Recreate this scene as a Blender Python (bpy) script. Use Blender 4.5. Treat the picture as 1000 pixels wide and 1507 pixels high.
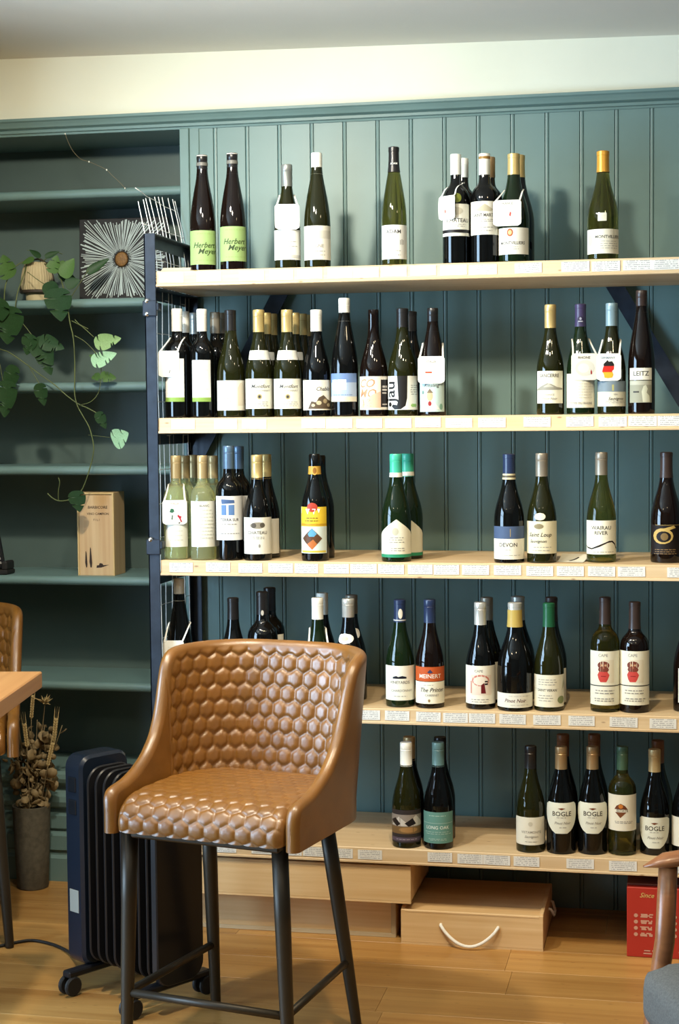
import bpy, bmesh, math, random
import numpy as np
from mathutils import Vector, Matrix

for o in list(bpy.data.objects): bpy.data.objects.remove(o, do_unlink=True)
scene = bpy.context.scene
C = scene.collection
rnd = random.Random(7)
PI = math.pi

# ---------------------------------------------------------------- camera
# world: X along the shelf wall, Y towards the wall (0 = front of the shelves), Z up from the floor
PITCH, YAW, ROLL = [math.radians(a) for a in (-3.355, -11.679, -0.513)]
F_PX = 2420.1
CAM = np.array([0.0, -4.536, 1.505])
def _axes():
    cy, sy, cp, sp = math.cos(YAW), math.sin(YAW), math.cos(PITCH), math.sin(PITCH)
    f = np.array([sy*cp, cy*cp, sp]); ri = np.array([cy, -sy, 0.0]); u = np.cross(ri, f)
    cr, sr = math.cos(ROLL), math.sin(ROLL)
    return cr*ri + sr*u, -sr*ri + cr*u, f
RI, UP, FW = _axes()
def ray(x, y): return FW + RI*(x-500)/F_PX - UP*(y-753.5)/F_PX
def atY(x, y, Y): d = ray(x, y); return CAM + d*(Y-CAM[1])/d[1]
def atZ(x, y, z): d = ray(x, y); return CAM + d*(z-CAM[2])/d[2]
def pj(p):
    q = np.array(p)-CAM
    return 500+F_PX*(q@RI)/(q@FW), 753.5-F_PX*(q@UP)/(q@FW)

cd = bpy.data.cameras.new('camera'); cam = bpy.data.objects.new('camera', cd); C.objects.link(cam)
cd.sensor_fit = 'VERTICAL'; cd.sensor_height = 36.0; cd.sensor_width = 36.0
cd.lens = F_PX/1507*36.0; cd.clip_start = 0.05
m = Matrix.Identity(4)
for i in range(3): m[i][0], m[i][1], m[i][2], m[i][3] = RI[i], UP[i], -FW[i], CAM[i]
cam.matrix_world = m
scene.camera = cam

# ---------------------------------------------------------------- world, lights, exposure
w = bpy.data.worlds.new('world'); scene.world = w; w.use_nodes = True
w.node_tree.nodes['Background'].inputs[0].default_value = (0.55, 0.72, 0.9, 1)
w.node_tree.nodes['Background'].inputs[1].default_value = 0.6
scene.view_settings.view_transform = 'Standard'; scene.view_settings.look = 'None'
scene.view_settings.gamma = 1.0; scene.view_settings.use_curve_mapping = False
scene.view_settings.exposure = 0.0

def aim(o, target):
    o.rotation_euler = (Vector(target)-o.location).to_track_quat('-Z', 'Y').to_euler()
def spot(loc, target, power, col, angle=120, blend=0.6, rad=0.045):
    l = bpy.data.lights.new('ceiling_spot', 'SPOT'); l.energy = power; l.color = col
    l.spot_size = math.radians(angle); l.spot_blend = blend; l.shadow_soft_size = rad
    o = bpy.data.objects.new('ceiling_spot', l); C.objects.link(o); o.location = loc; aim(o, target); return o
WARM = (1.0, 0.80, 0.50); NEUT = (1.0, 0.92, 0.76)
spot((-1.40, -1.15, 2.54), (-1.25, 0.15, 0.55), 135, NEUT, 158, .8)
spot((-0.95, -1.35, 2.54), (-0.95, 0.30, 0.90), 38, NEUT, 112, .9)
spot((0.30, -1.30, 2.54), (0.05, 0.40, 0.60), 13, WARM, 112, .9)
spot((-0.35, -1.50, 2.54), (-0.42, -0.12, 0.05), 105, WARM, 80, .85)
spot((-2.2, -1.9, 2.54), (-2.0, -0.6, 0.2), 7, WARM, 100, .8)
spot((0.5, -3.2, 2.54), (0.3, -2.6, 0), 30, WARM)
spot((-1.6, -3.4, 2.54), (-1.4, -2.6, 0), 30, WARM)
# daylight entering by the window in the left wall
al = bpy.data.lights.new('window_daylight', 'AREA'); al.shape = 'RECTANGLE'; al.size = 1.9; al.size_y = 1.95
al.energy = 310; al.color = (0.50, 0.74, 1.0)
ao = bpy.data.objects.new('window_daylight', al); C.objects.link(ao); ao.location = (-3.36, -2.30, 1.30); aim(ao, (0, -2.0, 1.25))

# ---------------------------------------------------------------- materials
MATS = {}
def _mat(name):
    mt = bpy.data.materials.new(name); mt.use_nodes = True
    return mt, mt.node_tree, mt.node_tree.nodes['Principled BSDF']
def mat(name, col, rough=0.5, metal=0.0, spec=0.5, trans=0.0, ior=1.45, coat=0.0, var=0.0, vscale=40, bump=0.0, bscale=200, emit=None):
    if name in MATS: return MATS[name]
    mt, nt, b = _mat(name)
    b.inputs['Base Color'].default_value = (*col, 1); b.inputs['Roughness'].default_value = rough
    b.inputs['Metallic'].default_value = metal; b.inputs['Specular IOR Level'].default_value = spec
    b.inputs['Transmission Weight'].default_value = trans; b.inputs['IOR'].default_value = ior
    b.inputs['Coat Weight'].default_value = coat
    if var or bump:
        tc = nt.nodes.new('ShaderNodeTexCoord')
    if var:
        n = nt.nodes.new('ShaderNodeTexNoise'); n.inputs['Scale'].default_value = vscale; n.inputs['Detail'].default_value = 4
        nt.links.new(tc.outputs['Object'], n.inputs['Vector'])
        r = nt.nodes.new('ShaderNodeValToRGB'); r.color_ramp.elements[0].position = .3; r.color_ramp.elements[1].position = .7
        r.color_ramp.elements[0].color = (*[c*(1-var) for c in col], 1); r.color_ramp.elements[1].color = (*[min(1, c*(1+var)) for c in col], 1)
        nt.links.new(n.outputs['Fac'], r.inputs['Fac']); nt.links.new(r.outputs['Color'], b.inputs['Base Color'])
    if bump:
        n2 = nt.nodes.new('ShaderNodeTexNoise'); n2.inputs['Scale'].default_value = bscale; n2.inputs['Detail'].default_value = 3
        nt.links.new(tc.outputs['Object'], n2.inputs['Vector'])
        bp = nt.nodes.new('ShaderNodeBump'); bp.inputs['Strength'].default_value = bump; bp.inputs['Distance'].default_value = 0.002
        nt.links.new(n2.outputs['Fac'], bp.inputs['Height']); nt.links.new(bp.outputs['Normal'], b.inputs['Normal'])
    MATS[name] = mt; return mt
def wood(name, c1, c2, axis='X', scale=1.0, rough=0.5, knots=0.0, perobj=0.25):
    if name in MATS: return MATS[name]
    mt, nt, b = _mat(name); N, L = nt.nodes.new, nt.links.new
    tc = N('ShaderNodeTexCoord'); oi = N('ShaderNodeObjectInfo')
    add = N('ShaderNodeVectorMath'); add.operation = 'ADD'
    sc = N('ShaderNodeVectorMath'); sc.operation = 'SCALE'; sc.inputs['Scale'].default_value = 37.0
    cmb = N('ShaderNodeCombineXYZ')
    for k in range(3): L(oi.outputs['Random'], cmb.inputs[k])
    L(cmb.outputs[0], sc.inputs[0]); L(tc.outputs['Object'], add.inputs[0]); L(sc.outputs[0], add.inputs[1])
    mp = N('ShaderNodeMapping')
    s = [26*scale]*3; s['XYZ'.index(axis)] = 1.4*scale; mp.inputs['Scale'].default_value = s
    L(add.outputs[0], mp.inputs['Vector'])
    n = N('ShaderNodeTexNoise'); n.inputs['Scale'].default_value = 1.0; n.inputs['Detail'].default_value = 6; n.inputs['Distortion'].default_value = 0.6
    L(mp.outputs[0], n.inputs['Vector'])
    mp2 = N('ShaderNodeMapping'); s2 = [110*scale]*3; s2['XYZ'.index(axis)] = 3*scale; mp2.inputs['Scale'].default_value = s2
    L(add.outputs[0], mp2.inputs['Vector'])
    n2 = N('ShaderNodeTexNoise'); n2.inputs['Scale'].default_value = 1.0; n2.inputs['Detail'].default_value = 4
    L(mp2.outputs[0], n2.inputs['Vector'])
    mx = N('ShaderNodeMix'); mx.data_type = 'FLOAT'; mx.inputs[0].default_value = .35
    L(n.outputs['Fac'], mx.inputs[2]); L(n2.outputs['Fac'], mx.inputs[3])
    r = N('ShaderNodeValToRGB'); r.color_ramp.elements[0].position = .34; r.color_ramp.elements[1].position = .62
    r.color_ramp.elements[0].color = (*c2, 1); r.color_ramp.elements[1].color = (*c1, 1)
    L(mx.outputs[0], r.inputs['Fac'])
    col = r.outputs['Color']
    if knots:
        v = N('ShaderNodeTexVoronoi'); mk = N('ShaderNodeMapping'); sk = [9.0]*3; sk['XYZ'.index(axis)] = 3.2; mk.inputs['Scale'].default_value = sk
        L(add.outputs[0], mk.inputs['Vector']); L(mk.outputs[0], v.inputs['Vector'])
        rk = N('ShaderNodeValToRGB'); rk.color_ramp.elements[0].position = .05; rk.color_ramp.elements[1].position = .14
        rk.color_ramp.elements[0].color = (knots, knots, knots, 1); rk.color_ramp.elements[1].color = (0, 0, 0, 1)
        L(v.outputs['Distance'], rk.inputs['Fac'])
        mk2 = N('ShaderNodeMix'); mk2.data_type = 'RGBA'; L(rk.outputs['Color'], mk2.inputs[0]); L(col, mk2.inputs[6])
        mk2.inputs[7].default_value = (c2[0]*.45, c2[1]*.35, c2[2]*.3, 1); col = mk2.outputs[2]
    if perobj:
        hv = N('ShaderNodeHueSaturation'); mr = N('ShaderNodeMapRange'); mr.inputs[3].default_value = 1-perobj; mr.inputs[4].default_value = 1+perobj*.6
        L(oi.outputs['Random'], mr.inputs[0]); L(mr.outputs[0], hv.inputs['Value']); L(col, hv.inputs['Color']); col = hv.outputs['Color']
    L(col, b.inputs['Base Color']); b.inputs['Roughness'].default_value = rough
    bp = N('ShaderNodeBump'); bp.inputs['Strength'].default_value = .12; bp.inputs['Distance'].default_value = .002
    L(n2.outputs['Fac'], bp.inputs['Height']); L(bp.outputs['Normal'], b.inputs['Normal'])
    MATS[name] = mt; return mt

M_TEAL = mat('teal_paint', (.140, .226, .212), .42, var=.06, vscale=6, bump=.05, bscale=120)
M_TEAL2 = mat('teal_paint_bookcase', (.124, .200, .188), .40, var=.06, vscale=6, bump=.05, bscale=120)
M_CREAM = mat('cream_plaster', (.78, .77, .62), .8, var=.03, vscale=3, bump=.08, bscale=60)
M_DARKW = mat('dark_wall_paint', (.085, .105, .095), .6, var=.05, vscale=4)
M_CEIL = mat('ceiling_plaster', (.74, .70, .61), .85, var=.03, vscale=2, bump=.06, bscale=60)
M_PINE = wood('pine', (.69, .52, .31), (.58, .40, .21), 'X', 1.0, .45, knots=.8, perobj=.08)
M_CRATE = wood('pale_crate_wood', (.74, .52, .27), (.62, .39, .17), 'X', 1.0, .5, perobj=.08)
M_CRATEZ = wood('upright_crate_wood', (.62, .43, .22), (.50, .30, .13), 'Z', 1.0, .5, perobj=.05)
M_OAK = wood('oak_floor', (.47, .255, .075), (.33, .155, .038), 'X', .8, .36, knots=.5, perobj=.22)
M_TABLE = wood('table_wood', (.50, .25, .09), (.40, .18, .06), 'Y', .7, .4, perobj=0)
M_ARM = wood('armchair_wood', (.26, .10, .035), (.17, .06, .02), 'X', .8, .32, perobj=0)
M_STEEL = mat('blue_black_steel', (.022, .030, .045), .36, metal=.25, var=.25, vscale=30)
M_BOLT = mat('zinc_bolt', (.75, .76, .76), .25, metal=1)
M_WIRE = mat('white_wire', (.80, .80, .76), .35)
M_LEATHER = mat('tan_leather', (.185, .075, .011), .35, spec=.95, var=.16, vscale=14, bump=.18, bscale=420)
M_LEG = mat('bronze_black_metal', (.030, .022, .013), .42, metal=.3)
M_HEAT = mat('heater_black', (.010, .010, .012), .33)
M_HEATP = mat('heater_housing', (.008, .013, .024), .27)
M_BTN = mat('heater_button', (.008, .010, .014), .25)
M_RUB = mat('black_rubber', (.012, .011, .010), .6)
M_WHITE = mat('white_card', (.80, .78, .71), .6)
M_GREY = mat('grey_fabric', (.085, .083, .075), .9, var=.25, vscale=260, bump=.4, bscale=500)
M_ROPE = mat('white_rope', (.85, .82, .74), .7, bump=.3, bscale=500)
M_RED = mat('red_carton', (.40, .024, .012), .5)
M_REDP = mat('red_carton_print', (.62, .22, .14), .6)
PAL = {}
def pc(c, rough=.5):
    """paper / print colour by sRGB triple"""
    key = 'print_%02x%02x%02x' % c
    lin = [.90*((v/255)/12.92 if v < 11 else ((v/255+.055)/1.055)**2.4) for v in c]
    return mat(key, lin, rough, spec=.3)

# ---------------------------------------------------------------- mesh helpers
def mesh(name, V, Fc, smooth=False):
    me = bpy.data.meshes.new(name); me.from_pydata([tuple(map(float, v)) for v in V], [], [tuple(f) for f in Fc]); me.update()
    if smooth: me.polygons.foreach_set('use_smooth', [True]*len(me.polygons))
    return me
def obj(name, me, material=None, parent=None, loc=None, rot=None):
    if material is not None and not me.materials: me.materials.append(material)
    o = bpy.data.objects.new(name, me); C.objects.link(o)
    if parent is not None: o.parent = parent
    if loc is not None: o.location = loc
    if rot is not None: o.rotation_euler = rot
    return o
def tag(o, label, cat, group=None):
    o['label'] = label; o['category'] = cat
    if group: o['group'] = group
    return o
def thing(name, label, cat, loc=(0, 0, 0), rz=0, group=None):
    o = bpy.data.objects.new(name, None); C.objects.link(o); o.empty_display_size = .05
    o.location = loc; o.rotation_euler = (0, 0, rz); return tag(o, label, cat, group)
def struct(name, me, material, loc=None):
    o = obj(name, me, material, None, loc); o['kind'] = 'structure'; return o
class MB:
    def __init__(s): s.V = []; s.F = []
    def add(s, V, Fc):
        k = len(s.V); s.V += [tuple(v) for v in V]; s.F += [tuple(i+k for i in f) for f in Fc]; return s
    def box(s, x0, y0, z0, x1, y1, z1, b=0.0):
        if b <= 0:
            s.add([(x, y, z) for z in (z0, z1) for y in (y0, y1) for x in (x0, x1)],
                  [(0, 2, 3, 1), (4, 5, 7, 6), (0, 1, 5, 4), (2, 6, 7, 3), (0, 4, 6, 2), (1, 3, 7, 5)]); return s
        V = []
        for sz, z in ((0, z0), (1, z1)):
            for sy, y in ((0, y0), (1, y1)):
                for sx, x in ((0, x0), (1, x1)):
                    ix, iy, iz = (b if not sx else -b), (b if not sy else -b), (b if not sz else -b)
                    V += [(x, y+iy, z+iz), (x+ix, y, z+iz), (x+ix, y+iy, z)]
        g = lambda sx, sy, sz, a: (sz*4+sy*2+sx)*3+a
        Fc = []
        for a in range(3):
            for e in (0, 1):
                q = []
                for (p, r) in ((0, 0), (1, 0), (1, 1), (0, 1)):
                    t = [0, 0, 0]; t[a] = e; t[(a+1) % 3] = p; t[(a+2) % 3] = r; q.append(g(*t, a))
                Fc.append(q if e else q[::-1])
        for a in range(3):       # edge bevels along axis a
            b1, b2 = (a+1) % 3, (a+2) % 3
            for p in (0, 1):
                for r in (0, 1):
                    t0 = [0, 0, 0]; t0[b1] = p; t0[b2] = r; t1 = list(t0); t1[a] = 1
                    q = [g(*t0, b1), g(*t1, b1), g(*t1, b2), g(*t0, b2)]
                    Fc.append(q if (p != r) else q[::-1])
        for sx in (0, 1):
            for sy in (0, 1):
                for sz in (0, 1):
                    q = [g(sx, sy, sz, 0), g(sx, sy, sz, 1), g(sx, sy, sz, 2)]
                    Fc.append(q if (sx+sy+sz) % 2 else q[::-1])
        s.add(V, Fc); return s
    def tube(s, pts, r, n=8, cap=True):
        P = [np.array(p, float) for p in pts]; rr = r if hasattr(r, '__len__') else [r]*len(P)
        up = np.array([0, 0, 1.0]); rings = []; prev = None
        for i, p in enumerate(P):
            t = P[min(i+1, len(P)-1)]-P[max(i-1, 0)]; t = t/(np.linalg.norm(t)+1e-12)
            if prev is None:
                a = np.cross(t, up) if abs(t@up) < .9 else np.cross(t, np.array([1.0, 0, 0]))
            else: a = prev - t*(prev@t)
            a /= np.linalg.norm(a)+1e-12; prev = a; b = np.cross(t, a)
            rings.append([p+rr[i]*(a*math.cos(2*PI*k/n)+b*math.sin(2*PI*k/n)) for k in range(n)])
        V = [v for g in rings for v in g]; Fc = []
        for i in range(len(P)-1):
            for k in range(n):
                Fc.append((i*n+k, i*n+(k+1) % n, (i+1)*n+(k+1) % n, (i+1)*n+k))
        if cap: Fc.append(tuple(range(n))[::-1]); Fc.append(tuple((len(P)-1)*n+k for k in range(n)))
        s.add(V, Fc); return s
    def lathe(s, prof, n=32, c=(0, 0, 0), cap=True):
        V = []; Fc = []
        for r, z in prof:
            for k in range(n): V.append((c[0]+r*math.cos(2*PI*k/n), c[1]+r*math.sin(2*PI*k/n), c[2]+z))
        for i in range(len(prof)-1):
            for k in range(n): Fc.append((i*n+k, i*n+(k+1) % n, (i+1)*n+(k+1) % n, (i+1)*n+k))
        if cap: Fc.append(tuple(range(n))[::-1]); Fc.append(tuple((len(prof)-1)*n+k for k in range(n)))
        s.add(V, Fc); return s
    def extrude(s, prof, x0, x1):
        """closed (y,z) profile swept along X"""
        n = len(prof); V = [(x, y, z) for x in (x0, x1) for y, z in prof]
        Fc = [(k, (k+1) % n, n+(k+1) % n, n+k) for k in range(n)]
        Fc += [tuple(range(n))[::-1], tuple(range(n, 2*n))]
        s.add(V, Fc); return s
    def grid(s, G):
        """G: array (a,b,3)"""
        a, b = G.shape[:2]; V = G.reshape(-1, 3)
        Fc = [(i*b+j, i*b+j+1, (i+1)*b+j+1, (i+1)*b+j) for i in range(a-1) for j in range(b-1)]
        s.add(V, Fc); return s
    def me(s, name, smooth=False): return mesh(name, s.V, s.F, smooth)
    def build(s, name, material, parent=None, loc=None, rot=None, smooth=False, angle=None):
        me = s.me(name, smooth)
        if angle: me.set_sharp_from_angle(angle=math.radians(angle))
        return obj(name, me, material, parent, loc, rot)

# ================================================================ THE SETTING
WY = 0.437            # face of the boarded wall
XL, XR, YR = -3.2, 2.4, -5.6
fl = struct('floor', MB().box(XL, YR, -.06, XR, .80, -.012).me('floor'), M_OAK)
y = .74; row = 0
PW = .181
while y > -2.4:
    x = XL - rnd.uniform(0, 1.2)
    if row == 4: x = -.458-1.62*2            # the butt joint seen in front of the rope-handled crate
    if row == 5: x = -.437-1.5*2+.0
    while x < 1.6:
        ln = rnd.choice((1.3, 1.5, 1.62, 1.8)) if row not in (4, 5) else (1.62 if row == 4 else 1.5)
        x0 = max(x, XL)
        if x+ln > XL+.05:
            MB().box(-(x+ln-x0)/2+.0003, -PW/2+.0003, -.012, (x+ln-x0)/2-.0003, PW/2-.0003, 0, .0006).build('plank', M_OAK, fl, ((x0+x+ln)/2, y-PW/2, 0))
        x += ln
    y -= PW; row += 1

wb = struct('wall_back', MB().box(-1.47, WY+.008, 0, XR, WY+.10, 2.44).me('wall_back'), M_TEAL)
def board_mesh(wd, first=False):
    g = .005
    prof = [(0, g), (.0014, .0), (wd-.0122, 0), (wd-.0108, g), (wd-.0094, .0008), (wd-.0060, 0), (wd-.0014, .0008), (wd, g)]
    V = []; Fc = []; n = len(prof)
    for z in (0, 2.405):
        V += [(px, WY+py, z) for px, py in prof]
    V += [(0, WY+.0085, 0), (wd, WY+.0085, 0), (0, WY+.0085, 2.405), (wd, WY+.0085, 2.405)]
    for k in range(n-1): Fc.append((k, k+1, n+k+1, n+k))
    return mesh('board', V, Fc)
bm_ = board_mesh(.1024)
obj('board', board_mesh(.057+.007), M_TEAL, wb, (-1.47, 0, 0))
for k in range(0, 30):
    obj('board', bm_, M_TEAL, wb, (-1.413+.007+.1024*k, 0, 0))
struct('wall_back_upper', MB().box(XL, WY, 2.43, XR, WY+.12, 2.80).me('wall_back_upper'), M_CREAM)
struct('trim_1', MB().extrude([(WY+.02, 2.398), (WY-.004, 2.398), (WY-.006, 2.404), (WY-.014, 2.406), (WY-.015, 2.414), (WY-.010, 2.417), (WY-.022, 2.421), (WY-.026, 2.428),
        (WY-.032, 2.436), (WY-.038, 2.440), (WY-.038, 2.448), (WY+.02, 2.448)], XL, XR).me('trim'), M_TEAL)
me = MB().box(XL, YR, 0, XR, .80, .08).me('ceiling')
for v in me.vertices: v.co.z += 2.605 - .0185*v.co.x
struct('ceiling', me, M_CEIL)
struct('wall_right', MB().box(XR, YR, 0, XR+.1, .8, 2.75).me('wall_right'), M_DARKW)
struct('wall_front', MB().box(XL, YR-.1, 0, XR, YR, 2.75).me('wall_front'), M_DARKW)
wl = MB()
wy0, wy1, wz0, wz1 = -3.30, -1.30, .25, 2.35
wl.box(XL-.16, YR, 0, XL, wy0, 2.75).box(XL-.16, wy1, 0, XL, .8, 2.75).box(XL-.16, wy0, 0, XL, wy1, wz0).box(XL-.16, wy0, wz1, XL, wy1, 2.75)
struct('wall_left', wl.me('wall_left'), M_DARKW)
M_WPAINT = mat('window_paint', (.72, .70, .62), .4)
wf = MB(); wx0, wx1 = XL-.12, XL-.06
wf.box(wx0, wy0, wz0, wx1, wy0+.07, wz1).box(wx0, wy1-.07, wz0, wx1, wy1, wz1).box(wx0, wy0+.07, wz0, wx1, wy1-.07, wz0+.07).box(wx0, wy0+.07, wz1-.07, wx1, wy1-.07, wz1)
wi = struct('window_1', wf.me('window_frame'), M_WPAINT)
for yy in (-2.63, -1.97): MB().box(wx0+.01, yy-.02, wz0+.07, wx1-.01, yy+.02, wz1-.07).build('mullion', M_WPAINT, wi)
MB().box(wx0+.012, wy0+.07, 1.68, wx1-.012, wy1-.07, 1.72).build('transom', M_WPAINT, wi)

# ================================================================ BUILT-IN BOOKCASE (left alcove)
BB = WY+.30
struct('added_shading_pier', MB().box(XL, -1.0, 0, -2.52, .80, 2.70).me('added_shading_pier'), M_DARKW)  # unseen pier, added to keep the window daylight off the bookcase
bc = thing('built_in_bookcase', 'teal painted built-in bookcase with mostly empty shelves in the left alcove', 'bookcase', (0, 0, 0))
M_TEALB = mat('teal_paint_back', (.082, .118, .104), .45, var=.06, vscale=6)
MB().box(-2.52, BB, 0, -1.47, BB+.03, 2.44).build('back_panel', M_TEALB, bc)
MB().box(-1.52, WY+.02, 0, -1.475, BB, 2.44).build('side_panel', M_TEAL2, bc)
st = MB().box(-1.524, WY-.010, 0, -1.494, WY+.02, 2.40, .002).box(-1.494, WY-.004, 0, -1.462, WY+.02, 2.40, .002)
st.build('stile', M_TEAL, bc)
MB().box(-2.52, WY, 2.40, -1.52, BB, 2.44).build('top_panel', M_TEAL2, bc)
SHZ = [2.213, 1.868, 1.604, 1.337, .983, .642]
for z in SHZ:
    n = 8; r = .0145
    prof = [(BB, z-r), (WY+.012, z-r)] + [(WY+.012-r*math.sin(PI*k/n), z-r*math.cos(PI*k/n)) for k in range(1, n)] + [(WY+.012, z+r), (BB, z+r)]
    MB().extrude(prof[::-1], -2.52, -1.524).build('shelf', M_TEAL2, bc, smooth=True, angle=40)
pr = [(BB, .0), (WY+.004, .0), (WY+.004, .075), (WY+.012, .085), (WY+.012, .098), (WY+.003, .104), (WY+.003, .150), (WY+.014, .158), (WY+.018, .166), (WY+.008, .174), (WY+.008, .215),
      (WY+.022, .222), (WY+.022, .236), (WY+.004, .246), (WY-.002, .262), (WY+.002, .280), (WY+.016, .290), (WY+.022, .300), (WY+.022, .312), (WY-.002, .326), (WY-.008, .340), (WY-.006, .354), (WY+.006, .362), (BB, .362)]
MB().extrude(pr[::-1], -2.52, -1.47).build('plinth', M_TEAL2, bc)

# ================================================================ SHELF UNIT
Z = [1.9221, 1.5023, 1.0921, .6772, .2769]      # tops of the five boards
TH = .0444
UX0, UX1, UD = -1.468, .10, .416
su = thing('shelving_unit', 'pine and dark steel wine shelving unit with five boards of price labels', 'shelving unit')
PRICE = [
 [(234,271),(289,326),(352,389),(397,432),(438,475),(483,519),(520,558),(562,599),(605,642),(649,687),(692,731),(759,797),(828,867),(873,912),(919,959),(962,1001)],
 [(252,288),(315,350),(356,393),(444,479),(480,519),(525,563),(568,606),(612,649),(657,695),(705,744),(772,810),(835,873),(883,922),(927,966),(970,1009)],
 [(249,285),(303,340),(351,387),(395,432),(434,469),(477,514),(516,555),(557,595),(601,637),(639,676),(681,720),(728,767),(776,814),(821,859),(867,905),(911,949),(984,1022)],
 [(258,294),(330,366),(400,437),(470,506),(523,560),(567,603),(613,649),(653,689),(691,729),(736,774),(786,825),(838,875),(899,938),(958,995)],
 [(317,349),(370,403),(411,445),(446,480),(483,520),(527,563),(630,666),(674,711),(712,751),(757,794),(835,874),(898,937),(975,1013)]]
# price card: white with faint printed lines
def card_mat():
    mt, nt, b = _mat('price_card'); N, L = nt.nodes.new, nt.links.new
    tc = N('ShaderNodeTexCoord'); oi = N('ShaderNodeObjectInfo'); sp = N('ShaderNodeSeparateXYZ'); L(tc.outputs['Object'], sp.inputs[0])
    wv = N('ShaderNodeMath'); wv.operation = 'MULTIPLY'; wv.inputs[1].default_value = 190; L(sp.outputs['Z'], wv.inputs[0])
    fr = N('ShaderNodeMath'); fr.operation = 'FRACT'; L(wv.outputs[0], fr.inputs[0])
    gt = N('ShaderNodeMath'); gt.operation = 'LESS_THAN'; gt.inputs[1].default_value = .42; L(fr.outputs[0], gt.inputs[0])
    cm = N('ShaderNodeCombineXYZ'); L(oi.outputs['Random'], cm.inputs[1])
    mu = N('ShaderNodeVectorMath'); mu.operation = 'MULTIPLY'; mu.inputs[1].default_value = (420, 0, 190); L(tc.outputs['Object'], mu.inputs[0])
    ad = N('ShaderNodeVectorMath'); ad.operation = 'ADD'; L(mu.outputs[0], ad.inputs[0])
    s3 = N('ShaderNodeVectorMath'); s3.operation = 'SCALE'; s3.inputs['Scale'].default_value = 50; L(cm.outputs[0], s3.inputs[0]); L(s3.outputs[0], ad.inputs[1])
    n = N('ShaderNodeTexNoise'); n.inputs['Scale'].default_value = .8; L(ad.outputs[0], n.inputs['Vector'])
    g2 = N('ShaderNodeMath'); g2.operation = 'GREATER_THAN'; g2.inputs[1].default_value = .46; L(n.outputs['Fac'], g2.inputs[0])
    ml = N('ShaderNodeMath'); ml.operation = 'MULTIPLY'; L(gt.outputs[0], ml.inputs[0]); L(g2.outputs[0], ml.inputs[1])
    ab = N('ShaderNodeMath'); ab.operation = 'ABSOLUTE'; L(sp.outputs['X'], ab.inputs[0])
    l2 = N('ShaderNodeMath'); l2.operation = 'LESS_THAN'; l2.inputs[1].default_value = .030; L(ab.outputs[0], l2.inputs[0])
    m2 = N('ShaderNodeMath'); m2.operation = 'MULTIPLY'; L(ml.outputs[0], m2.inputs[0]); L(l2.outputs[0], m2.inputs[1])
    m3 = N('ShaderNodeMath'); m3.operation = 'MULTIPLY'; m3.inputs[1].default_value = .75; L(m2.outputs[0], m3.inputs[0])
    mx = N('ShaderNodeMix'); mx.data_type = 'RGBA'; L(m3.outputs[0], mx.inputs[0])
    mx.inputs[6].default_value = (.70, .69, .64, 1); mx.inputs[7].default_value = (.22, .22, .22, 1)
    L(mx.outputs[2], b.inputs['Base Color']); b.inputs['Roughness'].default_value = .35
    return mt
M_CARD = card_mat()
card_me = MB().box(-.036, -.0012, -.0135, .036, 0, .0135).me('price_label')
for i, z in enumerate(Z):
    bo = MB().box(-(UX1-UX0)/2, -UD/2, -TH, (UX1-UX0)/2, UD/2, 0, .002).build('shelf_board', M_PINE, su, ((UX0+UX1)/2, UD/2, z))
    # narrow moulding line along the front edge, as the boards are edged with a strip
    MB().box(UX0+.0, -.0035, -TH+.0005, UX1, .0, -TH+.0075, .001).build('edge_strip', M_PINE, bo, (-(UX0+UX1)/2, -UD/2, 0))
    for (a, b) in PRICE[i]:
        yy = pj(((UX0+UX1)/2, 0, z-.019))[1]
        p = atY((a+b)/2, yy, 0.0)
        c = obj('price_label', card_me, M_CARD, bo, (p[0]-(UX0+UX1)/2, -UD/2-.0005, -.0195+rnd.uniform(-.001, .001)), (0, rnd.uniform(-.015, .015), 0))
        c.scale.x = (b-a)/2420.1*4.7/.072*1.0
def post(x, yf, sx, sy, top=2.030, name='post'):
    """angle iron: web along X facing the front, second leg along Y"""
    b = MB(); t = .005
    b.box(min(x, x+sx*.034), min(yf, yf+sy*t), 0, max(x, x+sx*.034), max(yf, yf+sy*t), top, .0012)
    b.box(min(x, x+sx*t), min(yf, yf+sy*.034), 0, max(x, x+sx*t), max(yf, yf+sy*.034), top, .0012)
    return b.build(name, M_STEEL, su)
pfl = post(-1.502, -.006, 1, 1); pbl = post(-1.502, UD+.004, 1, -1)
pfr = post(.136, -.006, -1, 1); pbr = post(.136, UD+.004, -1, -1)
bolt_me = MB().lathe([(0.0055, 0), (.0055, .003), (.0035, .0055), (.001, .006)], 8).me('bolt', True)
for k in range(27):           # bolt heads down the outer edge of the near post
    obj('bolt', bolt_me, M_BOLT, pfl, (-1.502, .006, 1.93-.0495*k*1.02), (0, -PI/2, 0)).scale = (.55, .55, .28)
for zz in (Z[0]-.085, Z[0]-.122, Z[2]+.060):
    o = obj('bolt', bolt_me, M_BOLT, pfl, (-1.494, -.007, zz), (PI/2, 0, 0)); o.scale = (1.5, 1.5, 1.6)
for zz in (Z[0]-.100, Z[2]+.045):     # clamp where the rails are joined
    MB().box(-1.506, -.014, zz-.028, -1.464, -.004, zz+.016, .002).box(-1.468, -.012, zz-.012, -1.458, .02, zz+.010, .002).build('clamp', M_STEEL, pfl)
for i, z in enumerate(Z):     # rails under each board at both ends, along the depth
    for xa in (-1.500, .098):
        MB().box(xa, 0, z-TH-.034, xa+.004, UD, z-TH+.0, .001).box(xa, 0, z-TH-.005, xa+.034, UD, z-TH-.001, .001).build('side_rail', M_STEEL, su)
for xa in (-1.500, .130):     # top rails above the first board
    MB().box(xa, .0, 2.030-.036, xa+.004, UD, 2.030, .001).box(xa, 0, 2.026, xa+.030, UD, 2.030, .001).build('top_rail', M_STEEL, su)
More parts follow.
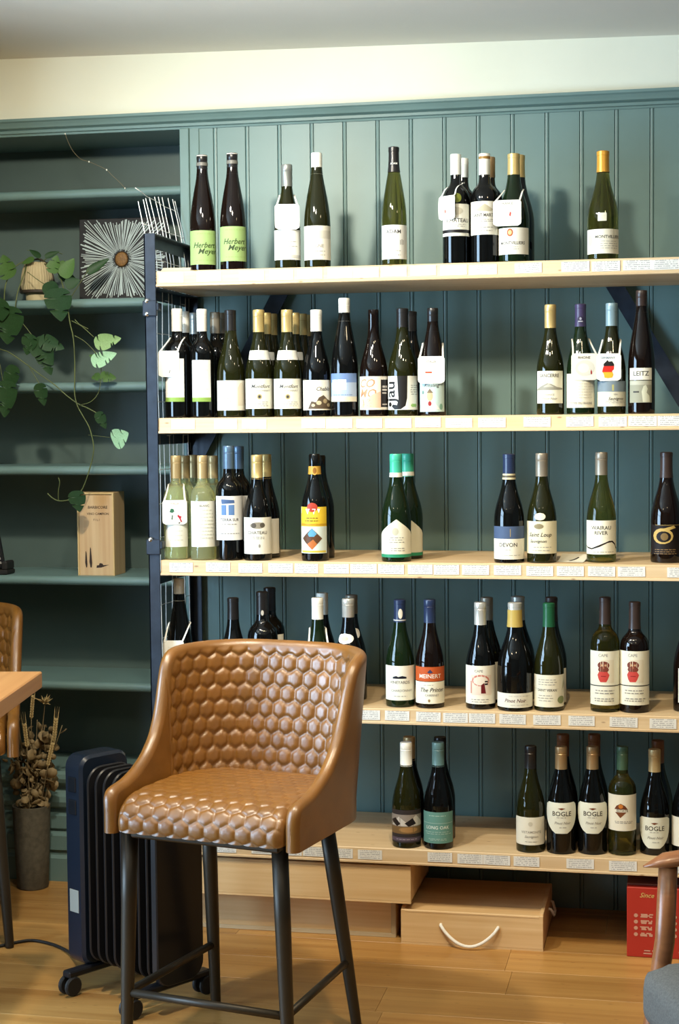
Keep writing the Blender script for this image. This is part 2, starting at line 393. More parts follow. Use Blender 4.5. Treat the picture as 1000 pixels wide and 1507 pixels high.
for sx, xt, xb in ((-1, -1.205, -1.49), (1, -.185, .125)):    # knee braces to the back posts
    y0 = UD-.012; zt = Z[0]-TH-.001; zb = zt-.52
    b = MB(); wdt = .055
    b.add([(xt-wdt/2, y0, zt), (xt+wdt/2, y0, zt), (xb+wdt/2, y0, zb), (xb-wdt/2, y0, zb), (xt-wdt/2, y0+.008, zt), (xt+wdt/2, y0+.008, zt), (xb+wdt/2, y0+.008, zb), (xb-wdt/2, y0+.008, zb)],
          [(0, 1, 2, 3), (7, 6, 5, 4), (0, 4, 5, 1), (1, 5, 6, 2), (2, 6, 7, 3), (3, 7, 4, 0)])
    b.build('brace', M_STEEL, su)
# white wire grid fixed to the left end of the unit, rising above the top rail
wg = MB(); xg = -1.4955
def lean(z, yy): return xg - max(0, z-2.00)*.22 + .003*math.sin(yy*40)
for k in range(10):
    yy = .008+.0448*k
    wg.tube([(lean(z, yy)+.002*math.sin(z*9+k), yy, z) for z in np.linspace(.50 if k else 1.99, 2.165-.004*(k-9)**2*.16+.01, 18)], .0014, 5)
for z in (2.14, 2.06, 1.965, 1.85, 1.75, 1.65, 1.55, 1.45, 1.35, 1.25, 1.15, 1.05, .95, .85, .75, .65, .55):
    wg.tube([(lean(z, yy)-.0025, yy, z+(.022*(1-yy/.42)**2 if z > 2.1 else 0)) for yy in np.linspace(.006, .413, 8)], .0012, 5)
wg.build('wire_grid', M_WIRE, su, smooth=True)

# ================================================================ BOTTLES
GL = {
 'black': mat('glass_black', (.003, .003, .0028), .04),
 'brown': mat('glass_dark_brown', (.006, .003, .002), .04),
 'olive': mat('glass_olive', (.012, .0125, .003), .04),
 'oliveT': mat('glass_olive_clear', (.30, .29, .07), .02, trans=.97, ior=1.35),
 'green': mat('glass_green', (.006, .013, .004), .04),
 'greenT': mat('glass_green_clear', (.20, .36, .10), .02, trans=1.0, ior=1.35),
 'amberT': mat('glass_amber_clear', (.24, .21, .045), .02, trans=.97, ior=1.35),
 'white': mat('glass_white_wine', (.86, .88, .50), .02, trans=.86, ior=1.34),
}
PROF = {
 'U': [(.90, 0), (.985, .006), (1, .02), (1, .38), (.985, .425), (.935, .475), (.85, .53), (.735, .585), (.615, .64), (.52, .69), (.45, .74), (.41, .79), (.385, .85), (.38, .93), (.38, .985), (.36, 1)],
 'B': [(.90, 0), (.985, .006), (1, .02), (1, .575), (.985, .61), (.93, .645), (.82, .675), (.66, .70), (.52, .72), (.435, .745), (.40, .78), (.385, .84), (.38, .93), (.38, .985), (.36, 1)],
 'H': [(.90, 0), (.985, .006), (1, .02), (1, .38), (.985, .43), (.94, .49), (.865, .555), (.77, .62), (.66, .685), (.56, .745), (.475, .80), (.43, .85), (.405, .90), (.40, .985), (.38, 1)],
 'Q': [(.90, 0), (.985, .006), (1, .02), (1, .46), (.985, .51), (.93, .56), (.83, .615), (.70, .67), (.57, .73), (.48, .785), (.435, .83), (.42, .87), (.42, .985), (.36, 1)],
}
def rad(prof, t):
    for (r0, z0), (r1, z1) in zip(prof, prof[1:]):
        if t <= z1: return r0+(r1-r0)*max(0, t-z0)/max(z1-z0, 1e-6)
    return prof[-1][0]
# ---- lettering cache
TXT = {}
def txt(s): TXT.setdefault(s, None); return s
def make_texts(keys):
    tmp = []
    for k in keys:
        s, sh = k
        cu = bpy.data.curves.new('lettering', 'FONT'); cu.body = s; cu.size = 1; cu.shear = sh; cu.align_x = 'CENTER'; cu.align_y = 'CENTER'; cu.resolution_u = 2; cu.offset = .012
        o = bpy.data.objects.new('lettering', cu); C.objects.link(o); tmp.append((k, o, cu))
    bpy.context.view_layer.update(); dg = bpy.context.evaluated_depsgraph_get()
    for k, o, cu in tmp:
        e = o.evaluated_get(dg); mm = e.to_mesh()
        V = np.array([v.co[:2] for v in mm.vertices]) if len(mm.vertices) else np.zeros((0, 2))
        Fc = [tuple(p.vertices) for p in mm.polygons]
        TXT[k] = (V, Fc); e.to_mesh_clear()
    for k, o, cu in tmp:
        bpy.data.objects.remove(o); bpy.data.curves.remove(cu)
def ell(u, v, ru, rv, n=14): return [(u+ru*math.cos(2*PI*k/n), v+rv*math.sin(2*PI*k/n)) for k in range(n)]
def flat_print(items, W, H):
    """items in label units (u -1..1 over half width, v 0..1) -> list of (V2d metres, faces, colour)"""
    out = []
    for it in items:
        k = it[0]
        if k == 't':
            _, s, u, v, hgt, col = it[:6]; sh = it[6] if len(it) > 6 else 0; rot = it[7] if len(it) > 7 else 0
            V, Fc = TXT[(s, sh)]
            P = V*hgt*H*1.35
            ext = (V[:, 0].max()-V[:, 0].min())*hgt*H*1.35 if len(V) else 0
            lim = (.66*W if not rot else .9*H)
            if ext > lim: P = P*np.array([lim/ext, 1.0 if lim/ext > .6 else lim/ext/.6])
            if rot: P = P@np.array([[math.cos(rot), math.sin(rot)], [-math.sin(rot), math.cos(rot)]])
            P = P+np.array([u*W/2, v*H]); out.append((P, Fc, col))
        elif k == 'r':
            _, u0, v0, u1, v1, col = it; n = 6
            us = np.linspace(u0, u1, n+1)
            P = np.array([(x*W/2, yv*H) for yv in (v0, v1) for x in us]); out.append((P, [(i, i+1, n+2+i, n+1+i) for i in range(n)], col))
        elif k in 'ep':
            pts = ell(*it[1:5]) if k == 'e' else it[1]
            col = it[-1]; P = np.array([(x*W/2, yv*H) for x, yv in pts]); out.append((P, [tuple(range(len(P)))], col))
        elif k == 'l':     # lines of tiny print: u, v0, v1, n, half width, colour
            _, u, v0, v1, n, hw, col = it
            for i in range(n):
                vv = v0+(v1-v0)*i/max(n-1, 1); x = u-hw*rnd.uniform(.75, 1); xe = u+hw*rnd.uniform(.75, 1)
                while x < xe:
                    wd = rnd.uniform(.08, .22); x2 = min(x+wd, xe)
                    P = np.array([(x*W/2, (vv-.009)*H), (x2*W/2, (vv-.009)*H), (x2*W/2, (vv+.009)*H), (x*W/2, (vv+.009)*H)]); out.append((P, [(0, 1, 2, 3)], col)); x = x2+.045
    return out
def slice_strips(P, faces, st=.0035):
    """cut the flat artwork into narrow upright strips so that it follows the curve of the glass"""
    from mathutils.geometry import tessellate_polygon
    V = []; Fc = []
    for f in faces:
        pts = [P[i] for i in f]
        tris = [(0, 1, 2)] if len(pts) == 3 else tessellate_polygon([[Vector((p[0], p[1], 0)) for p in pts]])
        for t in tris:
            tri = [np.array(pts[i]) for i in t]
            ar = (tri[1][0]-tri[0][0])*(tri[2][1]-tri[0][1])-(tri[2][0]-tri[0][0])*(tri[1][1]-tri[0][1])
            if abs(ar) < 1e-12: continue
            if ar < 0: tri = tri[::-1]
            x0 = min(p[0] for p in tri); x1 = max(p[0] for p in tri)
            i0, i1 = math.floor(x0/st), math.ceil(x1/st)
            for k in range(i0, max(i1, i0+1)):
                poly = tri
                for lim, sg in ((k*st, 1), ((k+1)*st, -1)):
                    out = []
                    for a, c in zip(poly, poly[1:]+poly[:1]):
                        da, dc = (a[0]-lim)*sg, (c[0]-lim)*sg
                        if da >= 0: out.append(a)
                        if da*dc < 0: out.append(a+(c-a)*(da/(da-dc)))
                    poly = out
                    if len(poly) < 3: break
                if len(poly) >= 3:
                    n = len(V); V += poly; Fc.append(tuple(range(n, n+len(poly))))
    return V, Fc
def print_mesh(parts, fn, name='print', ccw=True):
    V = []; Fc = []; mi = []; mats = []
    for li, (P, faces, col) in enumerate(parts):
        mt = pc(col)
        if mt not in mats: mats.append(mt)
        P, faces = slice_strips(P, faces)
        k = len(V); V += [fn(a, b, li) for a, b in P]
        for f in faces:
            f = tuple(i+k for i in f)
            Fc.append(f); mi.append(mats.index(mt))
    me = mesh(name, V, Fc)
    for mt in mats: me.materials.append(mt)
    me.polygons.foreach_set('material_index', mi); return me
SHAPES = {
 'rect': lambda v: 1.0,
 'house': lambda v: 1.0 if v < .62 else max(.02, 1-(v-.62)/.38),
 'shield': lambda v: (.30+.70*math.sin(min(1, v/.75)*PI/2)**.75) if v < .75 else (1.0 if v < .9 else math.sqrt(max(0, 1-((v-.9)/.1)**2))*.25+.75),
 'oval': lambda v: max(.03, math.sqrt(max(0, 1-(2*v-1)**2))),
 'round': lambda v: 1.0-.06*max(0, (.08-v)/.08)**2-.06*max(0, (v-.92)/.08)**2,
}
def wrap_label(name, R_of_z, z0, z1, W, ang, col, shape, parent, items=(), off=.0006, lip=0):
    """a paper label wrapped on the glass; W is arc length, ang the direction it faces"""
    H = z1-z0; fn_w = SHAPES[shape]; nc = 30; nr = 12 if shape != 'rect' else 5
    def place(a, h, lift):
        z = z0+h; r = R_of_z(z)+off+lift; th = ang+a/R_of_z(z); return (r*math.sin(th), -r*math.cos(th), z)
    G = np.zeros((nr+1, nc+1, 3))
    for j in range(nr+1):
        v = j/nr; hw = W/2*fn_w(v)
        for i in range(nc+1): G[j, i] = place(-hw+2*hw*i/nc, v*H, 0)
    lb = MB().grid(G).build(name, pc(col, .6), parent, smooth=True)
    if items:
        ps = flat_print(items, W, H)
        me = print_mesh(ps, lambda a, h, li: place(a, h, .00030+li*.000015))
        obj('print', me, None, lb)['kind'] = 'stuff'
    return lb
BOT = []       # built bottles for tags
def bottle(sh, x, yb, yt, wpx, typ, glass, cap, labels, desc, cat='wine bottle', behind=None, group=None, rz=0.0, neck=None, name='wine_bottle'):
    """sh shelf index; x,yb base pixel; yt top pixel; wpx body width in pixels. cap=(kind,colour,bottom pixel). behind=(bottle, dy)"""
    z = Z[sh]
    if behind is None:
        pf = atZ(x, yb, z) if sh >= 2 else atY(x, yb, .022)
        R = wpx/2*((pf-CAM)@FW)/F_PX
        if sh >= 2:
            d = pf[:2]-CAM[:2]; d /= np.linalg.norm(d); c = pf[:2]+d*R
            if c[1] < R+.006: c = atY(x, yb-4, R+.006)[:2]
        else: c = atY(x, yb-8, .022+R)[:2]
    else:
        fb, dy = behind; R = fb['R'] if wpx is None else wpx/2*4.8/F_PX
        c = atY(x, yt, fb['c'][1]+dy)[:2]
    lo, hi = .15, .45
    for _ in range(30):
        h = (lo+hi)/2
        if pj((c[0], c[1], z+h))[1] > yt: lo = h
        else: hi = h
    H = h; prof = PROF[typ]; ybase = pj((c[0], c[1], z))[1]
    zpx = lambda yy: (ybase-yy)/(ybase-yt)*H            # pixel row -> height on the bottle axis
    lean_ang = math.atan2(c[0]-CAM[0], c[1]-CAM[1])      # direction from which the camera looks
    group = group or 'wine bottles on the %s shelf' % ('top', 'second', 'third', 'fourth', 'bottom')[sh]
    o = thing(name, desc, cat, (c[0], c[1], z+.0004), rz, group)
    MB().lathe([(r*R, t*H) for r, t in prof], 36).build('glass', GL[glass], o, smooth=True, angle=50)
    Rz = lambda zz: rad(prof, zz/H)*R
    ck, ccol, cy = cap
    if ck:
        cz = zpx(cy); e = .0006; n0 = Rz(cz)+e
        if ck == 'screw':
            rc = max(.385*R+.0012, .0146*R/.0375); P = [(n0*.99, cz), (rc, cz+.001), (rc, cz+(H-cz)*.66), (rc+.0004, cz+(H-cz)*.68), (rc-.0004, cz+(H-cz)*.70), (rc+.0002, cz+(H-cz)*.72), (rc+.0002, H-.002), (rc-.001, H+.0006), (.001, H+.0008)]
        else:
            P = [(Rz(cz)+e, cz)]+[(Rz(zz)+e, zz) for zz in np.linspace(cz, H*.96, 6)[1:]]+[(rad(prof, .96)*R+.0012, H*.962), (rad(prof, .96)*R+.0012, H-.001), (rad(prof, 1)*R*.9, H+.001), (.001, H+.0012)]
        rough = .28
        if isinstance(ccol, str): cm = MATS[ccol]
        else: cm = pc(ccol, rough)
        cp = MB().lathe(P, 28).build('capsule', cm, o, smooth=True, angle=40)
        for bnd in (cap[3] if False else ()): pass
    for lb in labels:
        nm, y0, y1, x0, x1, col, shape, items = lb     # pixel rows top,bottom, pixel columns, colour
        zt, zb = zpx(y0)-.0, zpx(y1)
        zt = min(zt, H*.97); rr = Rz((zt+zb)/2)
        # front surface sits nearer than the axis: correct for the view from above / below
        dv = (CAM[2]-(z+(zt+zb)/2))/4.6*rr; zt -= -dv*0+0; zb -= 0
        zt += dv*-1*0; 
        cx = pj((c[0], c[1], z+(zt+zb)/2))[0]; k = F_PX/4.75
        s0 = max(-.98, min(.98, (x0-cx)/k/rr)); s1 = max(-.98, min(.98, (x1-cx)/k/rr))
        a0, a1 = math.asin(s0), math.asin(s1)
        shift = dv                                   # seen from above the front surface appears lower
        wrap_label(nm, Rz, zb+shift, zt+shift, (a1-a0)*rr, (a0+a1)/2-lean_ang-rz, col, shape, o, items)
    b = dict(o=o, c=c, R=R, H=H, z=z, Rz=Rz, zpx=zpx, ang=-lean_ang-rz, k=F_PX/4.75, x=x); BOT.append(b); return b

CREAM = (232, 228, 212); WHT = (238, 236, 226); INK = (70, 66, 62); GREYI = (150, 146, 138); TAN = (196, 160, 96); RUST = (170, 84, 40)
def ring(name, b, y0, y1, col, off=.0016):
    """a band of another colour round the neck"""
    z0, z1 = b['zpx'](y1), b['zpx'](y0)
    P = [(b['Rz'](zz)+off, zz) for zz in np.linspace(z0, z1, 5)]
    MB().lathe(P, 28, cap=False).build(name, pc(col, .4), b['o'], smooth=True)
mat('cap_gold', (.58, .43, .17), .34, metal=.45); mat('cap_silver', (.60, .60, .55), .32, metal=.5); mat('cap_amber', (.62, .30, .035), .35, metal=.3)
mat('cap_bronze', (.36, .24, .12), .36, metal=.5); mat('cap_taupe', (.26, .23, .18), .38, metal=.4); mat('cap_black', (.012, .011, .011), .30); mat('cap_darkbrown', (.035, .022, .018), .35)
mat('cap_navy', (.018, .030, .075), .30); mat('cap_purple', (.045, .035, .085), .32); mat('cap_blue_grey', (.22, .32, .36), .35, metal=.2); mat('cap_grey', (.24, .25, .23), .36, metal=.5)
mat('cap_green', (.012, .085, .035), .32); mat('cap_mint', (.05, .42, .27), .35); mat('cap_teal_grey', (.09, .17, .17), .35); mat('cap_steel_blue', (.12, .19, .28), .32, metal=.4)
mat('cap_white', (.80, .79, .70), .42); mat('cap_tan', (.52, .38, .18), .36, metal=.35); mat('cap_forest', (.05, .11, .07), .34); mat('cap_copper', (.20, .085, .035), .4)
TEXTS = {('Herbert', .35), ('Meyer', .35), ('ADAM', 0), ('SANCERRE', 0), ('jau', 0), ('WAIRAU', 0), ('RIVER', 0), ('DEVON', 0), ('BOGLE', 0), ('LEITZ', 0), ('MEINERT', 0), ('LONG OAK', 0),
 ('Montfort', .3), ('Chablis', .3), ('COTES DU RHONE', 0), ('GERMANY', 0), ('RHONE', 0), ('CHATEAU', 0), ('SAINT MARTIN', 0), ('MONTVILLIERS', 0), ('BLANC', 0), ('SAINT VERAN', 0), ('CO', .3), ('MO', .3), ('VS', .3),
 ('AOUT', 0), ('VIGNE', 0), ('BLEU', 0), ('Riesling', .3), ('TERRA SUR', 0), ('CASA MARE', 0), ('Saint Loup', .3), ('Sauvignon', .3), ('VINEYARDS', 0), ('The Printer', .35), ('CABERNET', 0), ('CAPE', 0),
 ('Pinot Noir', .3), ('SAUVIGNON', 0), ('FRANCE', 0), ('ITALIA', 0), ('SPAIN', 0), ('COTE', 0), ('VIN', 0), ('BARBICORE', .1), ('VINO CAMPION', 0), ('F I L I', 0), ('Since', .35), ('ESTATE', 0), ('VISTAMONTE', 0), ('CHARDONNAY', 0)}
make_texts(sorted(TEXTS))
def L(*a): return ('l',)+a
S = 'screw'; FO = 'foil'
def std(name, extra='', col=INK, vn=.72, sz=.10, sh=0):
    return [('t', name, 0, vn, sz, col, sh), L(0, .50, .28, 3, .6, GREYI), L(0, .14, .14, 1, .45, GREYI)]

# ---------------- top shelf
GRN = (150, 178, 112); DKG = (50, 66, 34)
hm = [('t', 'Herbert', .05, .56, .17, DKG, .35), ('t', 'Meyer', .25, .38, .17, DKG, .35), L(.2, .90, .90, 1, .7, (140, 168, 96)), L(.2, .12, .12, 1, .7, (140, 168, 96))]
for x, yb, yt, y0, y1, cb, ds in ((299.6, 396, 229, 339, 389, 260, 'slim dark bottle with green script label, leftmost on the top shelf'), (343.8, 394, 226, 333, 384, 257, 'slim dark bottle with green script label, second on the top shelf')):
    b = bottle(0, x, yb, yt, 38.5, 'H', 'brown', (S, 'cap_black', cb), [('label', y0, y1, x-19, x+19, GRN, 'rect', hm)], ds)
    ring('cap_band', b, cb-20, cb-15, (110, 108, 100)); ring('cap_rim', b, yt+.3, yt+1.8, (190, 186, 176), .0018)
b3 = bottle(0, 423.7, 391, 243, 39, 'U', 'olive', (S, 'cap_grey', 275), [('label', 338, 382, 404, 442, WHT, 'rect', [L(0, .60, .45, 2, .6, GREYI), ('r', -.9, .05, .9, .16, (200, 198, 190))])], 'grey-capped green bottle with blank white neck tag on the top shelf')
bottle(0, 467.7, 389.6, 226, 39.3, 'H', 'olive', (S, 'cap_white', 257), [('label', 332, 382, 448, 487, (226, 222, 206), 'rect', [('r', -.9, .62, .9, .86, (206, 202, 186)), ('t', 'VIGNE', 0, .40, .10, GREYI), L(0, .25, .14, 2, .5, GREYI)])], 'green bottle with white screwcap and pale label beside the grey-capped one')
ad = bottle(0, 581, 387, 217, 37, 'H', 'amberT', (FO, 'cap_black', 254), [('label', 331, 381, 562, 600, WHT, 'rect', [('t', 'ADAM', -.05, .80, .105, INK), ('t', 'm', .45, .48, .14, INK), L(.0, .20, .12, 2, .4, GREYI)] if False else [('t', 'ADAM', -.05, .80, .12, INK), ('r', .34, .42, .37, .56, INK), ('r', .44, .42, .47, .58, INK), ('r', .54, .42, .57, .56, INK), L(0, .24, .12, 2, .45, GREYI)])], 'tall olive flute bottle with black capsule labelled ADAM standing alone')
wrap_label('capsule_print', lambda zz: ad['Rz'](zz)+.0013, ad['zpx'](244), ad['zpx'](240), .030, ad['ang'], (22, 20, 20), 'rect', ad['o'], [('t', 'ADAM', 0, .5, .8, WHT)])
b6 = bottle(0, 672, 385, 228, 39.5, 'B', 'black', (S, 'cap_white', 258), [('label', 300, 347, 653, 691, CREAM, 'rect', [('e', -.1, .78, .5, .13, (206, 200, 180)), ('t', 'CHATEAU', .1, .48, .13, INK), L(.1, .36, .30, 2, .5, GREYI), ('r', -.98, .10, .98, .20, (30, 26, 26))]), ('seal', 284, 298, 667, 679, (120, 128, 52), 'oval', [])], 'dark bottle with white cap, green seal and tilted neck tag on the top shelf')
bottle(0, 682, None or 234, 234, None, 'B', 'black', (S, 'cap_white', 262), [], 'white-capped bottle behind the one with a green seal', behind=(b6, .095))
b7 = bottle(0, 714, 382, 227, 41, 'B', 'black', (S, 'cap_white', 258), [('label', 296, 345, 694, 733, CREAM, 'rect', [('p', [(-.5, .74), (.0, .92), (.5, .74), (.3, .70), (-.3, .70)], (190, 180, 150)), ('t', 'SAINT MARTIN', 0, .58, .105, INK), L(0, .45, .40, 2, .6, GREYI), L(0, .22, .12, 2, .5, GREYI)])], 'dark bottle with gold-topped white cap in the middle of the top shelf cluster')
ring('cap_top', b7, 227, 235, (150, 112, 54), .0016)
bottle(0, 721, 232, 232, None, 'B', 'black', (S, 'cap_bronze', 262), [], 'bronze-capped bottle behind the gold-topped white cap', behind=(b7, .10))
b8 = bottle(0, 757, 382, 227, 46, 'U', 'green', (FO, 'cap_gold', 258), [('label', 335, 374, 734, 777, CREAM, 'rect', [('e', -.12, .82, .16, .15, RUST), ('e', -.12, .82, .10, .09, (220, 180, 120)), ('t', 'MONTVILLIERS', 0, .42, .12, INK), L(0, .28, .20, 2, .35, GREYI)])], 'gold-foiled green bottle with a neck tag and round rust medallion label')
bottle(0, 764, 229, 229, 44, 'U', 'black', (FO, 'cap_gold', 262), [], 'gold-foiled bottle hidden behind the rust medallion bottle', behind=(b8, .10))
bottle(0, 888, 379.6, 223, 46, 'U', 'amberT', (FO, 'cap_amber', 254), [('label', 337, 373, 865, 911, (236, 230, 208), 'rect', [('e', -.68, .55, .16, .24, (206, 198, 170)), ('t', 'MONTVILLIERS', .28, .68, .13, INK), L(.3, .50, .22, 4, .5, GREYI)]), ('seal', 313, 325, 881, 893, (228, 222, 196), 'round', [L(0, .6, .4, 2, .6, GREYI)])], 'bottle with bright orange foil standing alone at the right of the top shelf')

# ---------------- second shelf
b10 = bottle(1, 262.5, 612, 455, 39, 'B', 'black', (S, 'cap_white', 488), [('label', 528, 591, 244, 271, WHT, 'rect', [('r', -1, 0, 1, .10, (140, 170, 80)), L(0, .5, .2, 5, .7, (212, 208, 196))])], 'leftmost second-shelf bottle with white neck tag and green-edged label')
bottle(1, 271, 459, 459, None, 'B', 'black', (S, 'cap_white', 490), [], 'white-capped bottle behind the leftmost tagged one on the second shelf', behind=(b10, .095))
b12 = bottle(1, 299, 612, 455.5, 36.5, 'B', 'black', (S, 'cap_white', 488), [('label', 530, 591, 283.5, 310, WHT, 'rect', [('r', -1, 0, 1, .10, (140, 170, 80)), L(0, .85, .3, 7, .7, (214, 210, 198))])], 'dark bottle with tall green-edged white label and no neck tag')
bottle(1, 286, 461, 461, 36, 'B', 'black', (S, 'cap_silver', 492), [], 'pale silver-capped bottle between the first two second-shelf bottles', behind=(b12, .20))
bottle(1, 316.5, 460, 460, 36, 'B', 'black', (S, 'cap_taupe', 491), [], 'olive-capped bottle just behind the untagged green-edged bottle', behind=(b12, .10))
bottle(1, 326.5, 461, 461, 36, 'B', 'black', (S, 'cap_taupe', 491), [], 'rearmost olive-capped bottle at the left of the second shelf', behind=(b12, .19))
b13 = bottle(1, 341, 612, 457, 42, 'U', 'olive', (FO, 'cap_black', 487), [('label', 560, 604, 320, 361, (236, 230, 212), 'rect', [('p', [(.35, .15), (.35, .75), (.5, .92), (.66, .92), (.8, .75), (.8, .15)], (218, 206, 182)), ('r', .86, .2, .90, .7, (150, 84, 64)), L(-.3, .4, .3, 2, .3, GREYI)])], 'olive bottle with black capsule and label with a pale arch drawing')
ch = [('t', 'Montfort', .05, .74, .13, INK, .3), ('t', 'CHARDONNAY', .05, .60, .07, GREYI), ('e', 0, .40, .13, .09, (176, 160, 110)), ('e', 0, .40, .07, .05, INK), L(0, .22, .10, 3, .6, GREYI)]
fr_ = []
for x, ds, backs in ((382.4, 'gold-capped bottle with white collar label, left one of the pair', (391, 400)), (424, 'gold-capped bottle with white collar label, right one of the pair', (433, 444, 453))):
    b = bottle(1, x, 613, 456.6, 41, 'U', 'olive', (S, 'cap_gold', 489), [('label', 557.5, 601.5, x-20.5, x+20.5, (236, 232, 214), 'rect', ch), ('collar_label', 515.5, 529.5, x-15, x+15, WHT, 'round', [L(0, .6, .4, 2, .4, GREYI)])], ds); fr_.append(b)
    for j, xx in enumerate(backs):
        yy = 461+1.5*j
        bb = bottle(1, xx, yy, yy, 41, 'U', 'olive', (S, 'cap_gold', yy+31), [('collar_label', 518+j, 530+j, xx-13, xx+13, WHT, 'round', [])] if j == 0 else [], ['gold-capped bottle right behind the %s white-collared bottle', 'second gold-capped bottle back behind the %s white-collared bottle', 'third gold-capped bottle back behind the %s white-collared bottle'][j] % ('left' if x < 400 else 'right'), behind=(b, .09*(j+1)))
bottle(1, 467, 612, 456.6, 41, 'U', 'black', (S, 'cap_white', 488), [('label', 559.5, 603.5, 446.5, 488, (236, 230, 210), 'rect', [('t', 'Chablis', .35, .70, .13, INK, .3), ('p', [(-.5, .04), (-.3, .30), (-.05, .26), (.1, .42), (.35, .50), (.6, .36), (.95, .28), (.95, .04)], (92, 76, 58)), ('e', .1, .24, .14, .07, (200, 186, 150)), ('e', .45, .30, .12, .08, (170, 150, 112)), ('e', -.2, .16, .10, .05, (200, 186, 150)), ('e', .7, .17, .13, .06, (196, 178, 140))])], 'white-capped dark bottle with a brown rocky sketch on its label')
bottle(1, 508.3, 613.5, 439.5, 40.5, 'H', 'black', (S, 'cap_white', 473), [('label', 549.5, 591, 488, 524.5, (170, 186, 206), 'rect', [('r', -1, .68, 1, 1, (112, 138, 182)), ('r', -.75, .42, .25, .78, (226, 230, 228)), ('r', -1, .0, 1, .18, (214, 206, 180)), L(-.25, .6, .55, 2, .35, GREYI), L(0, .24, .24, 1, .8, (90, 120, 160))])], 'tallest white-capped dark bottle with a blue cloudy label')
CO = (204, 140, 100)
bottle(1, 551, 612, 456, 42, 'U', 'brown', ('', 0, 0), [('label', 554, 603, 530, 572, (228, 220, 204), 'rect', [('t', 'CO', -.45, .78, .26, CO, .3), ('t', 'MO', -.4, .48, .26, CO, .3), ('t', 'VS', -.45, .18, .26, CO, .3), ('p', [(-.9, .06), (-.1, .45), (.35, .55), (.35, .06)], (224, 186, 156)), ('r', .36, .08, .97, .90, (38, 32, 30)), ('r', .44, .66, .82, .72, (210, 200, 190)), ('r', .44, .57, .82, .62, (210, 200, 190)), ('r', .44, .48, .75, .52, (210, 200, 190)), ('r', .44, .14, .80, .18, (190, 180, 170))])], 'brown bottle without capsule, label with big orange letters and black panel')
bj = bottle(1, 593.6, 612, 454.5, 44.5, 'U', 'olive', (FO, 'cap_black', 482), [('label', 553.5, 603, 571.5, 615.5, (232, 230, 218), 'rect', [('p', [(-.28, .98), (.0, .98), (-.02, .35), (-.08, .22), (-.2, .14), (-.36, .12), (-.52, .16), (-.6, .10), (-.42, .01), (-.1, .02), (.12, .12), (.2, .35), (.2, .98), (.32, .98), (-.28, .98)], (26, 24, 22)), ('p', [(-.28, 1.0), (.22, 1.0), (.2, .35), (.12, .12), (-.1, .02), (-.42, .01), (-.6, .10), (-.5, .16), (-.3, .14), (-.22, .3)], (26, 24, 22)), ('t', 'jau', -.68, .55, .40, (26, 24, 22), 0, PI/2), ('e', -.72, .16, .12, .07, (26, 24, 22)), L(.62, .72, .46, 5, .26, GREYI), ('e', .52, .13, .13, .05, (150, 190, 110)), ('e', .66, .13, .10, .05, (150, 190, 110))])], 'olive bottle with black capsule labelled jau in thick black letters')
bottle(1, 605, 459, 459, 44, 'U', 'black', (FO, 'cap_black', 488), [], 'black-capped bottle behind the one labelled jau', behind=(bj, .10))
b20 = bottle(1, 638, 612, 454, 39, 'H', 'brown', (S, 'cap_black', 488), [('label', 560, 606, 619, 653.5, (190, 212, 206), 'rect', [('t', 'Riesling', .05, .84, .12, INK, .3), ('e', -.05, .50, .20, .16, (206, 170, 130)), ('p', [(-.26, .60), (-.05, .74), (.18, .60)], (120, 104, 80)), ('p', [(-.5, .08), (-.3, .34), (.2, .34), (.6, .08)], (226, 222, 212)), ('e', -.05, .26, .12, .08, (150, 40, 36)), ('e', -.55, .62, .10, .06, (110, 140, 130)), ('e', .7, .16, .12, .1, (120, 160, 140))])], 'brown bottle with pale turquoise label and white neck tag')
bottle(1, 810.7, 611, 449, 41, 'U', 'olive', (S, 'cap_gold', 483), [('label', 546, 593.5, 792.5, 827.5, (230, 226, 204), 'rect', [('t', 'SANCERRE', -.02, .85, .115, INK), ('p', [(-.95, .44), (-.45, .56), (-.15, .62), (.1, .60), (.5, .50), (.95, .47), (.95, .42), (-.95, .40)], (150, 146, 130)), ('p', [(-.4, .50), (-.05, .61), (.3, .50)], (186, 182, 164)), ('t', 'FRANCE', 0, .26, .06, GREYI), ('t', 'Pinot Noir', 0, .14, .08, GREYI, .3)])], 'gold-capped bottle labelled SANCERRE with a grey hill drawing')
b22 = bottle(1, 855, 610.6, 448, 41, 'U', 'green', (FO, 'cap_purple', 481), [('label', 550, 600, 836, 874.5, (228, 222, 200), 'rect', [L(.1, .78, .30, 7, .7, (206, 200, 178)), ('t', 'COTES DU RHONE', 0, .13, .07, GREYI)])], 'purple-foiled bottle with a plain cream tag reading RHONE')
wrap_label('capsule_print', lambda zz: b22['Rz'](zz)+.0013, b22['zpx'](476), b22['zpx'](466), .018, b22['ang'], (46, 40, 66), 'oval', b22['o'], [('e', 0, .65, .35, .2, (150, 150, 160)), ('r', -.7, .15, .7, .35, (150, 150, 160))])
b23 = bottle(1, 900.7, 610, 446.8, 42, 'U', 'olive', (S, 'cap_blue_grey', 480), [('label', 561, 598, 881, 922, (214, 210, 188), 'rect', [('r', -1, .58, 1, 1, (118, 132, 140)), ('r', .02, .62, .12, .86, (176, 170, 110)), ('t', 'Sauvignon', .25, .30, .12, INK, .3), L(.2, .20, .14, 2, .7, GREYI), ('t', 'VIN', .2, .47, .07, GREYI)])], 'bottle with pale blue screwcap wearing the German map tag')
